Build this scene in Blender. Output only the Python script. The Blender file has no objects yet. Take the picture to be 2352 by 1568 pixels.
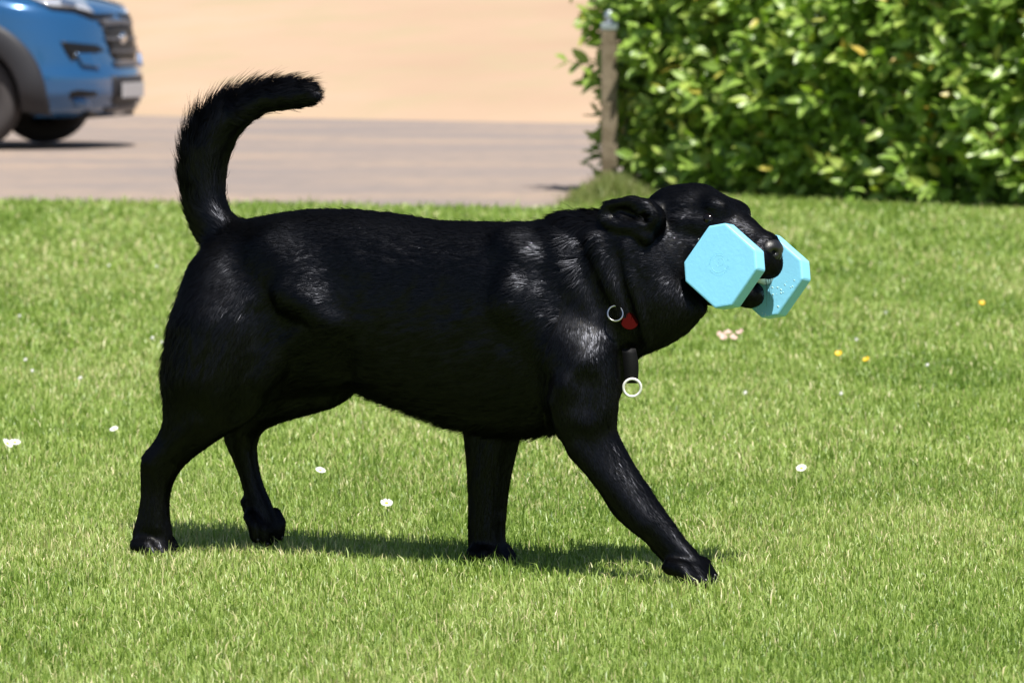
import bpy, bmesh, math, random
import numpy as np
from mathutils import Vector, Matrix
from mathutils.bvhtree import BVHTree

sc = bpy.context.scene
COL = sc.collection
rng = np.random.default_rng(7)
random.seed(7)
R = math.radians

# ------------------------------------------------------------------ camera
FPX = 9900.0                       # focal length in pixels of a 2352 px wide picture
PITCH = math.atan(742 / FPX)
CAM = np.array([0.0, -7.6, 0.95])
cd = bpy.data.cameras.new("camera")
cam = bpy.data.objects.new("camera", cd); COL.objects.link(cam)
cam.location = CAM; cam.rotation_euler = (math.pi / 2 - PITCH, 0, 0)
cd.sensor_width = 36; cd.lens = FPX / 2352 * 36; cd.clip_start = 0.1; cd.clip_end = 2000
cd.dof.use_dof = True; cd.dof.focus_distance = 7.35; cd.dof.aperture_fstop = 10.5
sc.camera = cam

# ------------------------------------------------------------------ sky and sun
SUN = Vector((0.19, -0.47, 1.0)).normalized()
elev = math.asin(SUN.z); azim = math.atan2(SUN.x, SUN.y)
world = bpy.data.worlds.new("World"); sc.world = world; world.use_nodes = True
wn = world.node_tree
sky = wn.nodes.new("ShaderNodeTexSky"); sky.sky_type = 'NISHITA'; sky.sun_disc = False
sky.sun_elevation = elev; sky.sun_rotation = azim
wn.links.new(sky.outputs[0], wn.nodes["Background"].inputs[0])
wn.nodes["Background"].inputs[1].default_value = 0.06
sl = bpy.data.lights.new("sun", 'SUN'); sl.energy = 4.9; sl.angle = R(0.53); sl.color = (1.0, 0.955, 0.88)
so = bpy.data.objects.new("sun", sl); COL.objects.link(so)
so.rotation_euler = SUN.to_track_quat('Z', 'Y').to_euler(); so.location = (3, -5, 10)
vs = sc.view_settings
vs.view_transform = 'Standard'; vs.look = 'None'; vs.gamma = 1.0; vs.use_curve_mapping = False
vs.exposure = 0.93

# ------------------------------------------------------------------ helpers
_c, _s = math.cos(PITCH), math.sin(PITCH)
AX = np.array([1.0, 0, 0]); AF = np.array([0, _c, -_s]); AU = np.array([0, _s, _c])
def ray(px, py):
    return AF + AX * ((px - 1176) / FPX) + AU * ((784 - py) / FPX)
def on_plane(px, py, p0, n):
    d = ray(px, py); t = np.dot(np.asarray(p0) - CAM, n) / np.dot(d, n)
    return CAM + d * t
def on_ground(px, py, z=0.0):
    return on_plane(px, py, (0, 0, z), np.array([0, 0, 1.0]))
def at_depth(px, py, D):
    d = ray(px, py); return CAM + d * (D / d[1])

def link(name, me, mat=None, parent=None):
    o = bpy.data.objects.new(name, me); COL.objects.link(o)
    if mat is not None:
        for m in (mat if isinstance(mat, (list, tuple)) else [mat]): me.materials.append(m)
    if parent is not None: o.parent = parent
    return o
def tag(o, label, cat, group=None):
    o['label'] = label; o['category'] = cat
    if group: o['group'] = group
    return o
def empty(name, loc=(0, 0, 0), rz=0.0):
    o = bpy.data.objects.new(name, None); COL.objects.link(o); o.empty_display_size = 0.1
    o.location = loc; o.rotation_euler = (0, 0, rz); return o
def mesh_np(name, verts, faces, smooth=True):
    """verts n x 3, faces m x k (constant k)"""
    verts = np.ascontiguousarray(verts, dtype=np.float32); faces = np.ascontiguousarray(faces, dtype=np.int32)
    me = bpy.data.meshes.new(name); n, k = faces.shape
    me.vertices.add(len(verts)); me.vertices.foreach_set('co', verts.ravel())
    me.loops.add(n * k); me.loops.foreach_set('vertex_index', faces.ravel())
    me.polygons.add(n); me.polygons.foreach_set('loop_start', np.arange(0, n * k, k, dtype=np.int32))
    me.update(calc_edges=True)
    if smooth: me.polygons.foreach_set('use_smooth', np.ones(n, bool))
    me.validate(); return me
def bm_mesh(name, bm, smooth=False):
    me = bpy.data.meshes.new(name); bmesh.ops.recalc_face_normals(bm, faces=bm.faces); bm.to_mesh(me); bm.free()
    if smooth: me.polygons.foreach_set('use_smooth', np.ones(len(me.polygons), bool))
    return me
def tube_mesh(name, pts, radii, seg=10, closed=False, flat=None):
    """sweep a round section along points"""
    pts = [Vector(p) for p in pts]; n = len(pts)
    if np.isscalar(radii): radii = [radii] * n
    bm = bmesh.new(); rings = []; up = None
    for i, p in enumerate(pts):
        a = pts[(i - 1) % n] if (closed or i > 0) else p
        b = pts[(i + 1) % n] if (closed or i < n - 1) else p
        t = (b - a).normalized()
        if up is None:
            up = Vector((0, 0, 1)) if abs(t.z) < 0.9 else Vector((1, 0, 0))
        x = t.cross(up).normalized(); up = x.cross(t).normalized()
        ring = []
        for k in range(seg):
            an = 2 * math.pi * k / seg
            ring.append(bm.verts.new(p + (x * math.cos(an) * (flat or 1.0) + up * math.sin(an)) * radii[i]))
        rings.append(ring)
    m = n if closed else n - 1
    for i in range(m):
        r0, r1 = rings[i], rings[(i + 1) % n]
        for k in range(seg):
            bm.faces.new((r0[k], r0[(k + 1) % seg], r1[(k + 1) % seg], r1[k]))
    if not closed:
        bm.faces.new(rings[0][::-1]); bm.faces.new(rings[-1])
    return bm_mesh(name, bm, True)
def box_bm(bm, lo, hi, bevel=0.0):
    r = bmesh.ops.create_cube(bm, size=1.0); v = r['verts']
    for q in v:
        q.co = Vector([lo[i] + (q.co[i] + 0.5) * (hi[i] - lo[i]) for i in range(3)])
    if bevel:
        es = list({e for q in v for e in q.link_edges})
        bmesh.ops.bevel(bm, geom=es, offset=bevel, segments=2, affect='EDGES', profile=0.6)

def mat(name, color, rough=0.6, spec=0.5, metal=0.0, coat=0.0, coat_rough=0.05, noise=None, bump=None, trans=None, emit=None):
    m = bpy.data.materials.new(name); m.use_nodes = True; nt = m.node_tree; b = nt.nodes["Principled BSDF"]
    b.inputs["Base Color"].default_value = (*color, 1); b.inputs["Roughness"].default_value = rough
    b.inputs["Specular IOR Level"].default_value = spec; b.inputs["Metallic"].default_value = metal
    b.inputs["Coat Weight"].default_value = coat; b.inputs["Coat Roughness"].default_value = coat_rough
    if noise:   # (scale, colour2, detail)
        t = nt.nodes.new("ShaderNodeTexCoord"); n = nt.nodes.new("ShaderNodeTexNoise")
        n.inputs["Scale"].default_value = noise[0]; n.inputs["Detail"].default_value = noise[2]
        rp = nt.nodes.new("ShaderNodeValToRGB"); rp.color_ramp.elements[0].position = 0.35; rp.color_ramp.elements[1].position = 0.65
        rp.color_ramp.elements[0].color = (*color, 1); rp.color_ramp.elements[1].color = (*noise[1], 1)
        nt.links.new(t.outputs["Object"], n.inputs["Vector"]); nt.links.new(n.outputs["Fac"], rp.inputs[0])
        nt.links.new(rp.outputs[0], b.inputs["Base Color"])
    if bump:    # (scale, strength, distance)
        t = nt.nodes.new("ShaderNodeTexCoord"); n = nt.nodes.new("ShaderNodeTexNoise")
        n.inputs["Scale"].default_value = bump[0]; n.inputs["Detail"].default_value = 6
        bp = nt.nodes.new("ShaderNodeBump"); bp.inputs["Strength"].default_value = bump[1]; bp.inputs["Distance"].default_value = bump[2]
        nt.links.new(t.outputs["Object"], n.inputs["Vector"]); nt.links.new(n.outputs["Fac"], bp.inputs["Height"])
        nt.links.new(bp.outputs[0], b.inputs["Normal"])
    if trans:   # leaf-like translucency (colour, weight)
        tr = nt.nodes.new("ShaderNodeBsdfTranslucent"); tr.inputs[0].default_value = (*trans[0], 1)
        mx = nt.nodes.new("ShaderNodeMixShader"); mx.inputs[0].default_value = trans[1]
        nt.links.new(b.outputs[0], mx.inputs[1]); nt.links.new(tr.outputs[0], mx.inputs[2])
        nt.links.new(mx.outputs[0], nt.nodes["Material Output"].inputs[0])
    return m
def ramp_attr_leaf(name, attr, stops, rough, spec, tweight, tgain):
    """leaf/blade material: colour by a per-vertex attribute, thin translucency"""
    m = bpy.data.materials.new(name); m.use_nodes = True; nt = m.node_tree; b = nt.nodes["Principled BSDF"]
    a = nt.nodes.new("ShaderNodeAttribute"); a.attribute_name = attr
    rp = nt.nodes.new("ShaderNodeValToRGB")
    while len(rp.color_ramp.elements) < len(stops): rp.color_ramp.elements.new(0.5)
    for e, (p, c) in zip(rp.color_ramp.elements, stops): e.position = p; e.color = (*c, 1)
    nt.links.new(a.outputs["Fac"], rp.inputs[0]); nt.links.new(rp.outputs[0], b.inputs["Base Color"])
    b.inputs["Roughness"].default_value = rough; b.inputs["Specular IOR Level"].default_value = spec
    tr = nt.nodes.new("ShaderNodeBsdfTranslucent")
    g = nt.nodes.new("ShaderNodeMix"); g.data_type = 'RGBA'; g.blend_type = 'MULTIPLY'; g.inputs[0].default_value = 1.0
    g.inputs[7].default_value = (*tgain, 1)
    nt.links.new(rp.outputs[0], g.inputs[6]); nt.links.new(g.outputs[2], tr.inputs[0])
    mx = nt.nodes.new("ShaderNodeMixShader"); mx.inputs[0].default_value = tweight
    nt.links.new(b.outputs[0], mx.inputs[1]); nt.links.new(tr.outputs[0], mx.inputs[2])
    nt.links.new(mx.outputs[0], nt.nodes["Material Output"].inputs[0])
    return m
def vnoise(x, y, seed=0):
    """smooth value noise on arrays"""
    r = np.random.default_rng(seed); T = r.random((64, 64))
    xi = np.floor(x).astype(int); yi = np.floor(y).astype(int); fx = x - xi; fy = y - yi
    fx = fx * fx * (3 - 2 * fx); fy = fy * fy * (3 - 2 * fy)
    g = lambda i, j: T[(xi + i) % 64, (yi + j) % 64]
    return (g(0, 0) * (1 - fx) + g(1, 0) * fx) * (1 - fy) + (g(0, 1) * (1 - fx) + g(1, 1) * fx) * fy

# ------------------------------------------------------------------ ground, road, field, lawn
def ground_mat(name, c1, c2, c3, sx, sy, fine, bumpd, streak=0.5):
    m = bpy.data.materials.new(name); m.use_nodes = True; nt = m.node_tree; b = nt.nodes["Principled BSDF"]
    b.inputs["Roughness"].default_value = 0.95; b.inputs["Specular IOR Level"].default_value = 0.2
    t = nt.nodes.new("ShaderNodeTexCoord"); mp = nt.nodes.new("ShaderNodeMapping"); mp.inputs["Scale"].default_value = (sx, sy, 1)
    n1 = nt.nodes.new("ShaderNodeTexNoise"); n1.inputs["Scale"].default_value = 1.0; n1.inputs["Detail"].default_value = 7
    n2 = nt.nodes.new("ShaderNodeTexNoise"); n2.inputs["Scale"].default_value = fine; n2.inputs["Detail"].default_value = 5
    rp = nt.nodes.new("ShaderNodeValToRGB"); e = rp.color_ramp.elements
    e[0].position = 0.38; e[0].color = (*c1, 1); e[1].position = 0.66; e[1].color = (*c2, 1)
    mx = nt.nodes.new("ShaderNodeMix"); mx.data_type = 'RGBA'; mx.inputs[7].default_value = (*c3, 1)
    r2 = nt.nodes.new("ShaderNodeValToRGB"); r2.color_ramp.elements[0].position = 0.45; r2.color_ramp.elements[1].position = 0.75
    r2.color_ramp.elements[1].color = (streak, streak, streak, 1)
    L = nt.links.new
    L(t.outputs["Object"], mp.inputs[0]); L(mp.outputs[0], n1.inputs["Vector"]); L(t.outputs["Object"], n2.inputs["Vector"])
    L(n1.outputs["Fac"], rp.inputs[0]); L(rp.outputs[0], mx.inputs[6]); L(n2.outputs["Fac"], r2.inputs[0]); L(r2.outputs[0], mx.inputs[0])
    L(mx.outputs[2], b.inputs["Base Color"])
    bp = nt.nodes.new("ShaderNodeBump"); bp.inputs["Distance"].default_value = bumpd; bp.inputs["Strength"].default_value = 0.6
    L(n2.outputs["Fac"], bp.inputs["Height"]); L(bp.outputs[0], b.inputs["Normal"])
    return m
M_soil = ground_mat("soil", (0.16, 0.12, 0.07), (0.22, 0.17, 0.10), (0.12, 0.10, 0.05), 0.3, 0.3, 30, 0.01)
M_lawn = ground_mat("lawn_ground", (0.13, 0.19, 0.04), (0.17, 0.23, 0.055), (0.21, 0.19, 0.08), 1.3, 1.3, 60, 0.01)
M_road = ground_mat("gravel_road", (0.195, 0.163, 0.149), (0.268, 0.205, 0.160), (0.160, 0.138, 0.128), 0.40, 0.60, 6, 0.008, 0.75)
M_field = ground_mat("bare_field", (0.312, 0.218, 0.148), (0.375, 0.270, 0.188), (0.30, 0.240, 0.148), 0.16, 0.10, 1.1, 0.05, 0.8)

def sheet(name, pts, m, kind='structure'):
    bm = bmesh.new(); vs_ = [bm.verts.new(p) for p in pts]; bm.faces.new(vs_)
    o = link(name, bm_mesh(name, bm), m); o['kind'] = kind; return o
sheet('ground', [(-900, -60, -0.012), (900, -60, -0.012), (900, 1500, -0.012), (-900, 1500, -0.012)], M_soil)
# lawn edge, from pixels on the ground
edge_px = [(-1500, 452), (-600, 457), (0, 463), (400, 467), (700, 471), (1000, 477), (1230, 482), (1290, 476), (1340, 445), (1390, 418)]
edge = [on_ground(*p) for p in edge_px]
lawn_pts = [(-14, -12, 0), (14, -12, 0), (14, 17.2, 0), (1.2, 19.2, 0)] + [(p[0], p[1], 0) for p in edge[::-1]] + [(-14, edge[0][1], 0)]
sheet('lawn', lawn_pts, M_lawn)
r0, r1 = on_ground(0, 256), on_ground(1320, 279)
k = (r1[1] - r0[1]) / (r1[0] - r0[0])
def road_far(x): return r0[1] + (x - r0[0]) * k
sheet('road', [(-40, 10, -0.005), (40, 10, -0.005), (40, max(road_far(40), 14), -0.005), (-40, road_far(-40), -0.005)], M_road)
# rough sandy field rising behind the road
gx = np.linspace(-70, 70, 141); gt = np.concatenate([np.linspace(0, 1, 41) ** 1.5])
V = []; 
for t in gt:
    for x in gx:
        y = max(road_far(x), 12) + t * 190 - 0.6
        dzz = 0.11 * (t * 190) + 0.35 * (vnoise(np.array([x / 9.0]), np.array([y / 9.0]), 3)[0] - 0.5) * min(1, t * 12)
        V.append((x, y, dzz - 0.015 + (0.02 if t > 0 else 0)))
nx = len(gx); Fq = [(j * nx + i, j * nx + i + 1, (j + 1) * nx + i + 1, (j + 1) * nx + i) for j in range(len(gt) - 1) for i in range(nx - 1)]
fo = link('field', mesh_np('field', V, Fq), M_field); fo['kind'] = 'structure'

# ------------------------------------------------------------------ grass blades
M_grass = ramp_attr_leaf("grass_blade", "tint", [(0.0, (0.090, 0.165, 0.020)), (0.40, (0.220, 0.315, 0.060)), (0.72, (0.33, 0.415, 0.130)), (0.86, (0.44, 0.44, 0.20)), (1.0, (0.60, 0.52, 0.32))], 0.42, 0.42, 0.38, (1.15, 1.2, 0.75))
def in_poly(x, y, poly):
    ins = np.zeros(len(x), bool); n = len(poly)
    for i in range(n):
        x0, y0 = poly[i][:2]; x1, y1 = poly[(i + 1) % n][:2]
        if y0 == y1: continue
        c = ((y0 > y) != (y1 > y)) & (x < (x1 - x0) * (y - y0) / (y1 - y0) + x0); ins ^= c
    return ins
def blades(name, bx, by, h, wd, tint, m, lean=0.55, base_z=0.0):
    n = len(bx); az = rng.uniform(0, 2 * np.pi, n); ln = np.abs(rng.normal(0, lean, n)); ln = np.minimum(ln, 1.2)
    dx, dy = np.cos(az), np.sin(az); sx, sy = -dy, dx
    tw = rng.uniform(-0.9, 0.9, n); c, s = np.cos(tw), np.sin(tw)
    wx, wy = (sx * c + dx * s) * wd / 2, (sy * c + dy * s) * wd / 2
    P = np.zeros((n, 5, 3)); b = np.stack([bx, by, np.full(n, base_z)], 1)
    m1 = b + np.stack([dx * h * 0.22 * ln, dy * h * 0.22 * ln, h * 0.55], 1)
    tz = h * np.cos(ln * 0.75); tip = b + np.stack([dx * h * np.sin(ln) * 0.95, dy * h * np.sin(ln) * 0.95, tz], 1)
    W = np.stack([wx, wy, np.zeros(n)], 1)
    P[:, 0] = b - W; P[:, 1] = b + W; P[:, 2] = m1 + W * 0.85; P[:, 3] = m1 - W * 0.85; P[:, 4] = tip
    i = np.arange(n)[:, None] * 5
    F = np.concatenate([i + np.array([[0, 1, 2]]), i + np.array([[0, 2, 3]]), i + np.array([[3, 2, 4]])], 0)
    me = mesh_np(name, P.reshape(-1, 3), F, True)
    at = me.attributes.new('tint', 'FLOAT', 'POINT')
    tt = np.repeat(tint[:, None], 5, 1) + np.array([[-0.08, -0.08, 0.0, 0.0, -0.02]])
    at.data.foreach_set('value', np.clip(tt, 0, 1).ravel().astype(np.float32))
    return link(name, me, m)
def grass():
    BX, BY = [], []; HH, WW = [], []
    for d0, d1, dens, hm, wm, mg in ((5.6, 7.0, 24000, .0180, .0020, .5), (7.0, 9.0, 22000, .0182, .0021, .6), (9.0, 12.0, 9500, .021, .0030, .8),
                                     (12.0, 16.0, 5000, .024, .0044, 1.1), (16.0, 25.5, 1900, .030, .0075, 1.7)):
        hw = 0.1188 * d1 + mg; n = int(2 * hw * (d1 - d0) * dens)
        x = rng.uniform(-hw, hw, n); y = rng.uniform(d0, d1, n) - 7.6
        keep = in_poly(x, y, lawn_pts) & (np.abs(x) < 0.1188 * (y + 7.6) + mg)
        x, y = x[keep], y[keep]; n = len(x)
        cl = vnoise(x * 7 + 20, y * 7 + 20, 1) * 0.6 + vnoise(x * 22, y * 22, 2) * 0.4
        BX.append(x); BY.append(y); HH.append(hm * (0.55 + 0.75 * cl) * rng.lognormal(0, 0.28, n)); WW.append(wm * rng.uniform(0.7, 1.3, n))
    x, y, h, w = map(np.concatenate, (BX, BY, HH, WW)); n = len(x)
    pt = vnoise(x * 1.7 + 5, y * 0.8 + 9, 4); pf = vnoise(x * 6 + 5, y * 3.2 + 9, 5)
    tint = 0.48 + (pt - 0.5) * 0.26 + (pf - 0.5) * 0.24 + rng.normal(0, 0.20, n)
    dry = vnoise(x * 1.1 + 31, y * 0.55 + 3, 6); tint -= 0.16 * (vnoise(x * 2.6 + 11, y * 1.3 + 7, 8) < 0.27)
    straw = rng.random(n) < (0.035 + 0.10 * np.clip(pt - 0.45, 0, 1) * 2)
    straw |= rng.random(n) < 0.20 * np.clip((dry - 0.55) * 4, 0, 1)
    px = on_ground(1690, 1225); dd = np.hypot(x - px[0], (y - px[1]) * 0.5); straw |= rng.random(n) < 0.33 * np.exp(-(dd / 0.085) ** 2)
    tint[straw] = rng.uniform(0.82, 1.0, straw.sum())
    h = np.clip(h, .008, .075)
    o = blades('grass', x, y, h, w, np.clip(tint, 0, 1), M_grass, lean=0.95); o['kind'] = 'stuff'
    o['label'] = 'short sunlit green grass blades of the lawn'; o['category'] = 'grass'
grass()
# ------------------------------------------------------------------ laurel hedge
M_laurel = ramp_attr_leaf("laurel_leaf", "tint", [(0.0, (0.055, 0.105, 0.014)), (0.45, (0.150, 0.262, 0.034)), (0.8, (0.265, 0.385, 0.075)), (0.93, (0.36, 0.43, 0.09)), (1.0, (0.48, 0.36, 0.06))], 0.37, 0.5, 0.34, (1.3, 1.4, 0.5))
M_twig = mat("laurel_twig", (0.10, 0.085, 0.045), 0.8, noise=(40, (0.05, 0.04, 0.025), 4))
def leaf_shape(L=1.0, width=0.36, fold=0.10, droop=0.16, st=6, seed=0):
    r = random.Random(seed); V, F = [], []
    for i in range(st + 1):
        t = i / st; hw = width / 2 * (math.sin(math.pi * min(1, t * 0.97 + 0.03) ** 0.85)) ** 0.75 if 0 < i < st else 0.006
        z = -droop * t * t + 0.03 * math.sin(t * 5 + seed); wv = 0.02 * math.sin(t * 9 + seed * 2)
        V += [(t * L, -hw, z + fold * hw * 2 + wv), (t * L, 0, z), (t * L, hw, z + fold * hw * 2 - wv)]
    for i in range(st):
        a = i * 3; F += [(a, a + 3, a + 4, a + 1), (a + 1, a + 4, a + 5, a + 2)]
    return np.array(V), np.array(F)
HA, HB = np.array([0.47, 16.3]), np.array([2.60, 13.85]); HT = (HB - HA) / np.linalg.norm(HB - HA); HN = np.array([-HT[1], HT[0]]); 
if HN[1] > 0: HN = -HN
HLEN = np.linalg.norm(HB - HA) + 2.0; HHT = 1.32
POST = at_depth(1399, 440, 23.5)
def hedge():
    root = empty('laurel_hedge', (HA[0], HA[1], 0)); tag(root, 'dense clipped laurel hedge with glossy leaves behind the weathered post', 'hedge')
    shapes = [leaf_shape(1, 0.40 + 0.04 * (i % 3), 0.08 + 0.05 * (i % 4), 0.08 + 0.07 * (i % 5), seed=i) for i in range(8)]
    leaves = []; twigs = []
    def shoot(p, d, n, sz, deep):
        d = d / np.linalg.norm(d); ln = 0.035 * n + 0.04
        twigs.append((p, p + d * ln, 0.0028))
        s0 = np.cross(d, [0, 0, 1.0]); s0 /= np.linalg.norm(s0) + 1e-6
        up = np.cross(s0, d); a0 = rng.uniform(0, 6.28)
        for i in range(n):
            t = (i + 0.6) / n; q = p + d * ln * t; an = a0 + i * 2.4
            rad = s0 * math.cos(an) + up * math.sin(an); open_ = 1.05 - 0.55 * t
            ld = d * math.cos(open_) + rad * math.sin(open_) + np.array([0, 0, -0.12]); ld /= np.linalg.norm(ld)
            nrm = np.array([-0.05, -0.55, 0.60]) + rng.normal(0, 0.38, 3) + d * 0.25; sd = np.cross(nrm, ld); sd /= np.linalg.norm(sd); nrm = np.cross(ld, sd)
            L = sz * rng.uniform(0.7, 1.15) * (0.75 if i == n - 1 else 1)
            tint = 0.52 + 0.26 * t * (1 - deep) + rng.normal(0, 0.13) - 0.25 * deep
            if rng.random() < 0.010: tint = 0.98
            leaves.append((q, ld, sd, nrm, L, np.clip(tint, 0, 1), int(rng.integers(8)), deep))
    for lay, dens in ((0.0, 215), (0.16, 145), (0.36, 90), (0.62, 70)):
        for _ in range(int(dens * HLEN * HHT)):
            s = rng.uniform(0.03, HLEN); z = rng.uniform(0.0, HHT)
            bulge = 0.16 * (vnoise(np.array([s * 2.2 + 3]), np.array([z * 2.2 + 3]), 21)[0] - 0.5) + 0.10 * (vnoise(np.array([s * 6 + 3]), np.array([z * 6 + 3]), 22)[0] - 0.5)
            dep = lay + rng.uniform(-0.06, 0.10); p2 = HA + HT * s + HN * (bulge - dep - 0.10)
            if lay < 0.1 and s < 0.33 and rng.random() < 0.25: continue
            pass
            if lay < 0.3 and vnoise(np.array([s * 5 + 40]), np.array([z * 6 + 7]), 23)[0] < 0.20: continue
            d = np.array([HN[0], HN[1], 0]) * rng.uniform(0.4, 1.1) + np.array([rng.normal(0, .45), rng.normal(0, .35), rng.uniform(0.0, 0.9)])
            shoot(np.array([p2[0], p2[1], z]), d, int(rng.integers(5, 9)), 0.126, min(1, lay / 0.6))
    for _ in range(140):                                   # the free end, sticking out past the post
        z = rng.uniform(0.1, HHT); dep = rng.uniform(0.05, 0.75); p2 = HA - HN * dep + HT * rng.uniform(-0.02, 0.05)
        nz = vnoise(np.array([dep * 4]), np.array([z * 4 + 3]), 24)[0]
        d = np.array([-0.9, -0.3, rng.uniform(0.1, 0.9)]) + rng.normal(0, 0.3, 3); p = np.array([p2[0] + 0.16 + 0.10 * (1 - nz), p2[1], z]); shoot(p, d, int(rng.integers(4, 8)), 0.10, 0.2 * nz)
    # keep clear of the post
    keep = []
    for lf in leaves:
        m = lf[0] + lf[1] * lf[4] * 0.5; x = 1176 + FPX * m[0] / (m[1] + 7.6); xl = 1176 + FPX * POST[0] / (POST[1] + 7.6)
        if m[1] < POST[1] + 0.10 and abs(x - xl) < 34 and m[2] < 1.0 and rng.random() < 0.93: continue
        if m[2] < 0.02: continue
        keep.append(lf)
    leaves = keep
    # the leaves that show largest become parts
    def score(lf):
        m = lf[0] + lf[1] * lf[4] * 0.5; D = m[1] + 7.6; x = 1176 + FPX * m[0] / D; y = 42 - FPX * (m[2] - 0.95) / D
        if not (1290 < x < 2352 and 0 < y < 470): return 9
        out = (m[:2] - HA) @ HN
        return -out - 0.35 * abs(lf[3][1]) * lf[4] / 0.125 + 0.1 * rng.random()
    order = np.argsort([score(l) for l in leaves]); sel = set(order[:300].tolist())
    def place(lf):
        q, ld, sd, nrm, L = lf[:5]; return np.array([ld, sd, nrm]) * L, q
    Vs, Fs, Ts, off = [], [], [], 0
    vmesh = {}
    for i, lf in enumerate(leaves):
        Rm, q = place(lf)
        if i in sel:
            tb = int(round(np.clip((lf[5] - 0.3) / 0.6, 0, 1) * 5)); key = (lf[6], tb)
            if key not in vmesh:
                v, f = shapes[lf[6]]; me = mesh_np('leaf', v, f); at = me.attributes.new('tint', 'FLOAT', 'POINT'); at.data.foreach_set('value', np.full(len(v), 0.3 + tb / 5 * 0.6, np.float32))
                me.materials.append(M_laurel); vmesh[key] = me
            o = bpy.data.objects.new('leaf', vmesh[key]); COL.objects.link(o); o.parent = root
            p = q - np.array([HA[0], HA[1], 0])
            o.matrix_local = Matrix([[Rm[0][k_], Rm[1][k_], Rm[2][k_], p[k_]] for k_ in range(3)] + [[0, 0, 0, 1]])
        else:
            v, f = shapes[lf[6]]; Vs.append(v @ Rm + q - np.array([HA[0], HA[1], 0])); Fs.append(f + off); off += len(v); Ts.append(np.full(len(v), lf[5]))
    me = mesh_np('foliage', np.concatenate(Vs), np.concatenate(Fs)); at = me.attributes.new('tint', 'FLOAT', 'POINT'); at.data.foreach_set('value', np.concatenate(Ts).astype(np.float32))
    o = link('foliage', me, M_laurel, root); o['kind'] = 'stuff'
    # twigs and stems
    Vs, Fs, off = [], [], 0
    def stick(a, b, r):
        nonlocal off
        d = b - a; x = np.cross(d, [0.3, 0.8, 0.5]); x /= np.linalg.norm(x) + 1e-9; y = np.cross(d, x); y /= np.linalg.norm(y) + 1e-9
        ring = [x * math.cos(t) + y * math.sin(t) for t in (0, 2.094, 4.188)]
        Vs.append(np.array([a + k_ * r for k_ in ring] + [b + k_ * r * 0.6 for k_ in ring]) - np.array([HA[0], HA[1], 0])); Fs.append(np.array([(0, 1, 4, 3), (1, 2, 5, 4), (2, 0, 3, 5)]) + off); off += 6
    for a, b, r in twigs: stick(a, b, r)
    o = link('twigs', mesh_np('twigs', np.concatenate(Vs), np.concatenate(Fs)), M_twig, root); o['kind'] = 'stuff'
    for i in range(16):
        s = 0.1 + HLEN * (i + rng.uniform(0.1, 0.9)) / 16; p2 = HA + HT * s - HN * 0.45 - np.array([HA[0], HA[1]])
        pts = [(p2[0] + rng.normal(0, .05) * k_, p2[1] + rng.normal(0, .05) * k_, 0.4 * k_ - 0.02) for k_ in range(5)]
        link('stem', tube_mesh('stem', pts, [0.028, 0.024, 0.018, 0.012, 0.006], 7), M_twig, root)
hedge()

# ------------------------------------------------------------------ post, stake, grass tuft by the hedge
M_wood = mat("weathered_wood", (0.105, 0.082, 0.052), 0.85, 0.2, noise=(9, (0.185, 0.150, 0.105), 8), bump=(60, 0.5, 0.01))
M_galv = mat("galvanised_metal", (0.42, 0.45, 0.50), 0.38, 0.5, metal=0.85)
def post():
    root = empty('fence_post', (POST[0], POST[1], 0)); tag(root, 'weathered square wooden post with a metal cap standing at the hedge end', 'post')
    bm = bmesh.new(); box_bm(bm, (-.043, -.043, -.05), (.043, .043, .905), 0.005)
    for v in bm.verts: v.co.x += 0.02 * (v.co.z - 0.4) * -0.2
    link('timber', bm_mesh('timber', bm), M_wood, root)
    bm = bmesh.new(); box_bm(bm, (-.047, -.047, .885), (.047, .047, .925), 0.006); c = link('metal_cap', bm_mesh('metal_cap', bm), M_galv, root)
    bm = bmesh.new(); bmesh.ops.create_uvsphere(bm, u_segments=16, v_segments=10, radius=0.030)
    for v in bm.verts: v.co = Vector((v.co.x, v.co.y, v.co.z * 1.25 + 0.958))
    link('finial', bm_mesh('finial', bm, True), M_galv, c)
post()
sp = at_depth(1437, 300, 23.7)
tag(link('stake', tube_mesh('stake', [(sp[0], sp[1], -0.05), (sp[0] + .006, sp[1], .3), (sp[0] + .012, sp[1], .62)], [.013, .012, .011], 8), M_wood), 'thin grey stake among the laurel leaves beside the wooden post', 'stake')

M_tuft = ramp_attr_leaf("tall_grass", "tint", [(0.0, (0.07, 0.12, 0.02)), (0.5, (0.16, 0.20, 0.05)), (1.0, (0.36, 0.33, 0.17))], 0.5, 0.3, 0.35, (1.2, 1.2, 0.7))
def tuft(px, py, rx, ry, n, hm, label, kind_name='grass_tuft'):
    c = on_ground(px, py); x = rng.normal(0, rx, n); y = rng.normal(0, ry, n)
    h = hm * np.exp(-(x / rx) ** 2 * 0.3) * rng.uniform(0.35, 1.1, n)
    o = blades(kind_name, x, y, h, rng.uniform(.003, .007, n), np.clip(0.5 + rng.normal(0, .22, n), 0, 1), M_tuft, lean=0.5); o.location = (c[0], c[1], 0)
    return tag(o, label, 'grass tuft')
tuft(1410, 452, 0.11, 0.30, 2600, 0.145, 'tall straw-green grass tuft grown up around the foot of the wooden post')
tuft(1345, 470, 0.07, 0.22, 1200, 0.07, 'low yellowish grass tuft at the road corner of the lawn')

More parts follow.
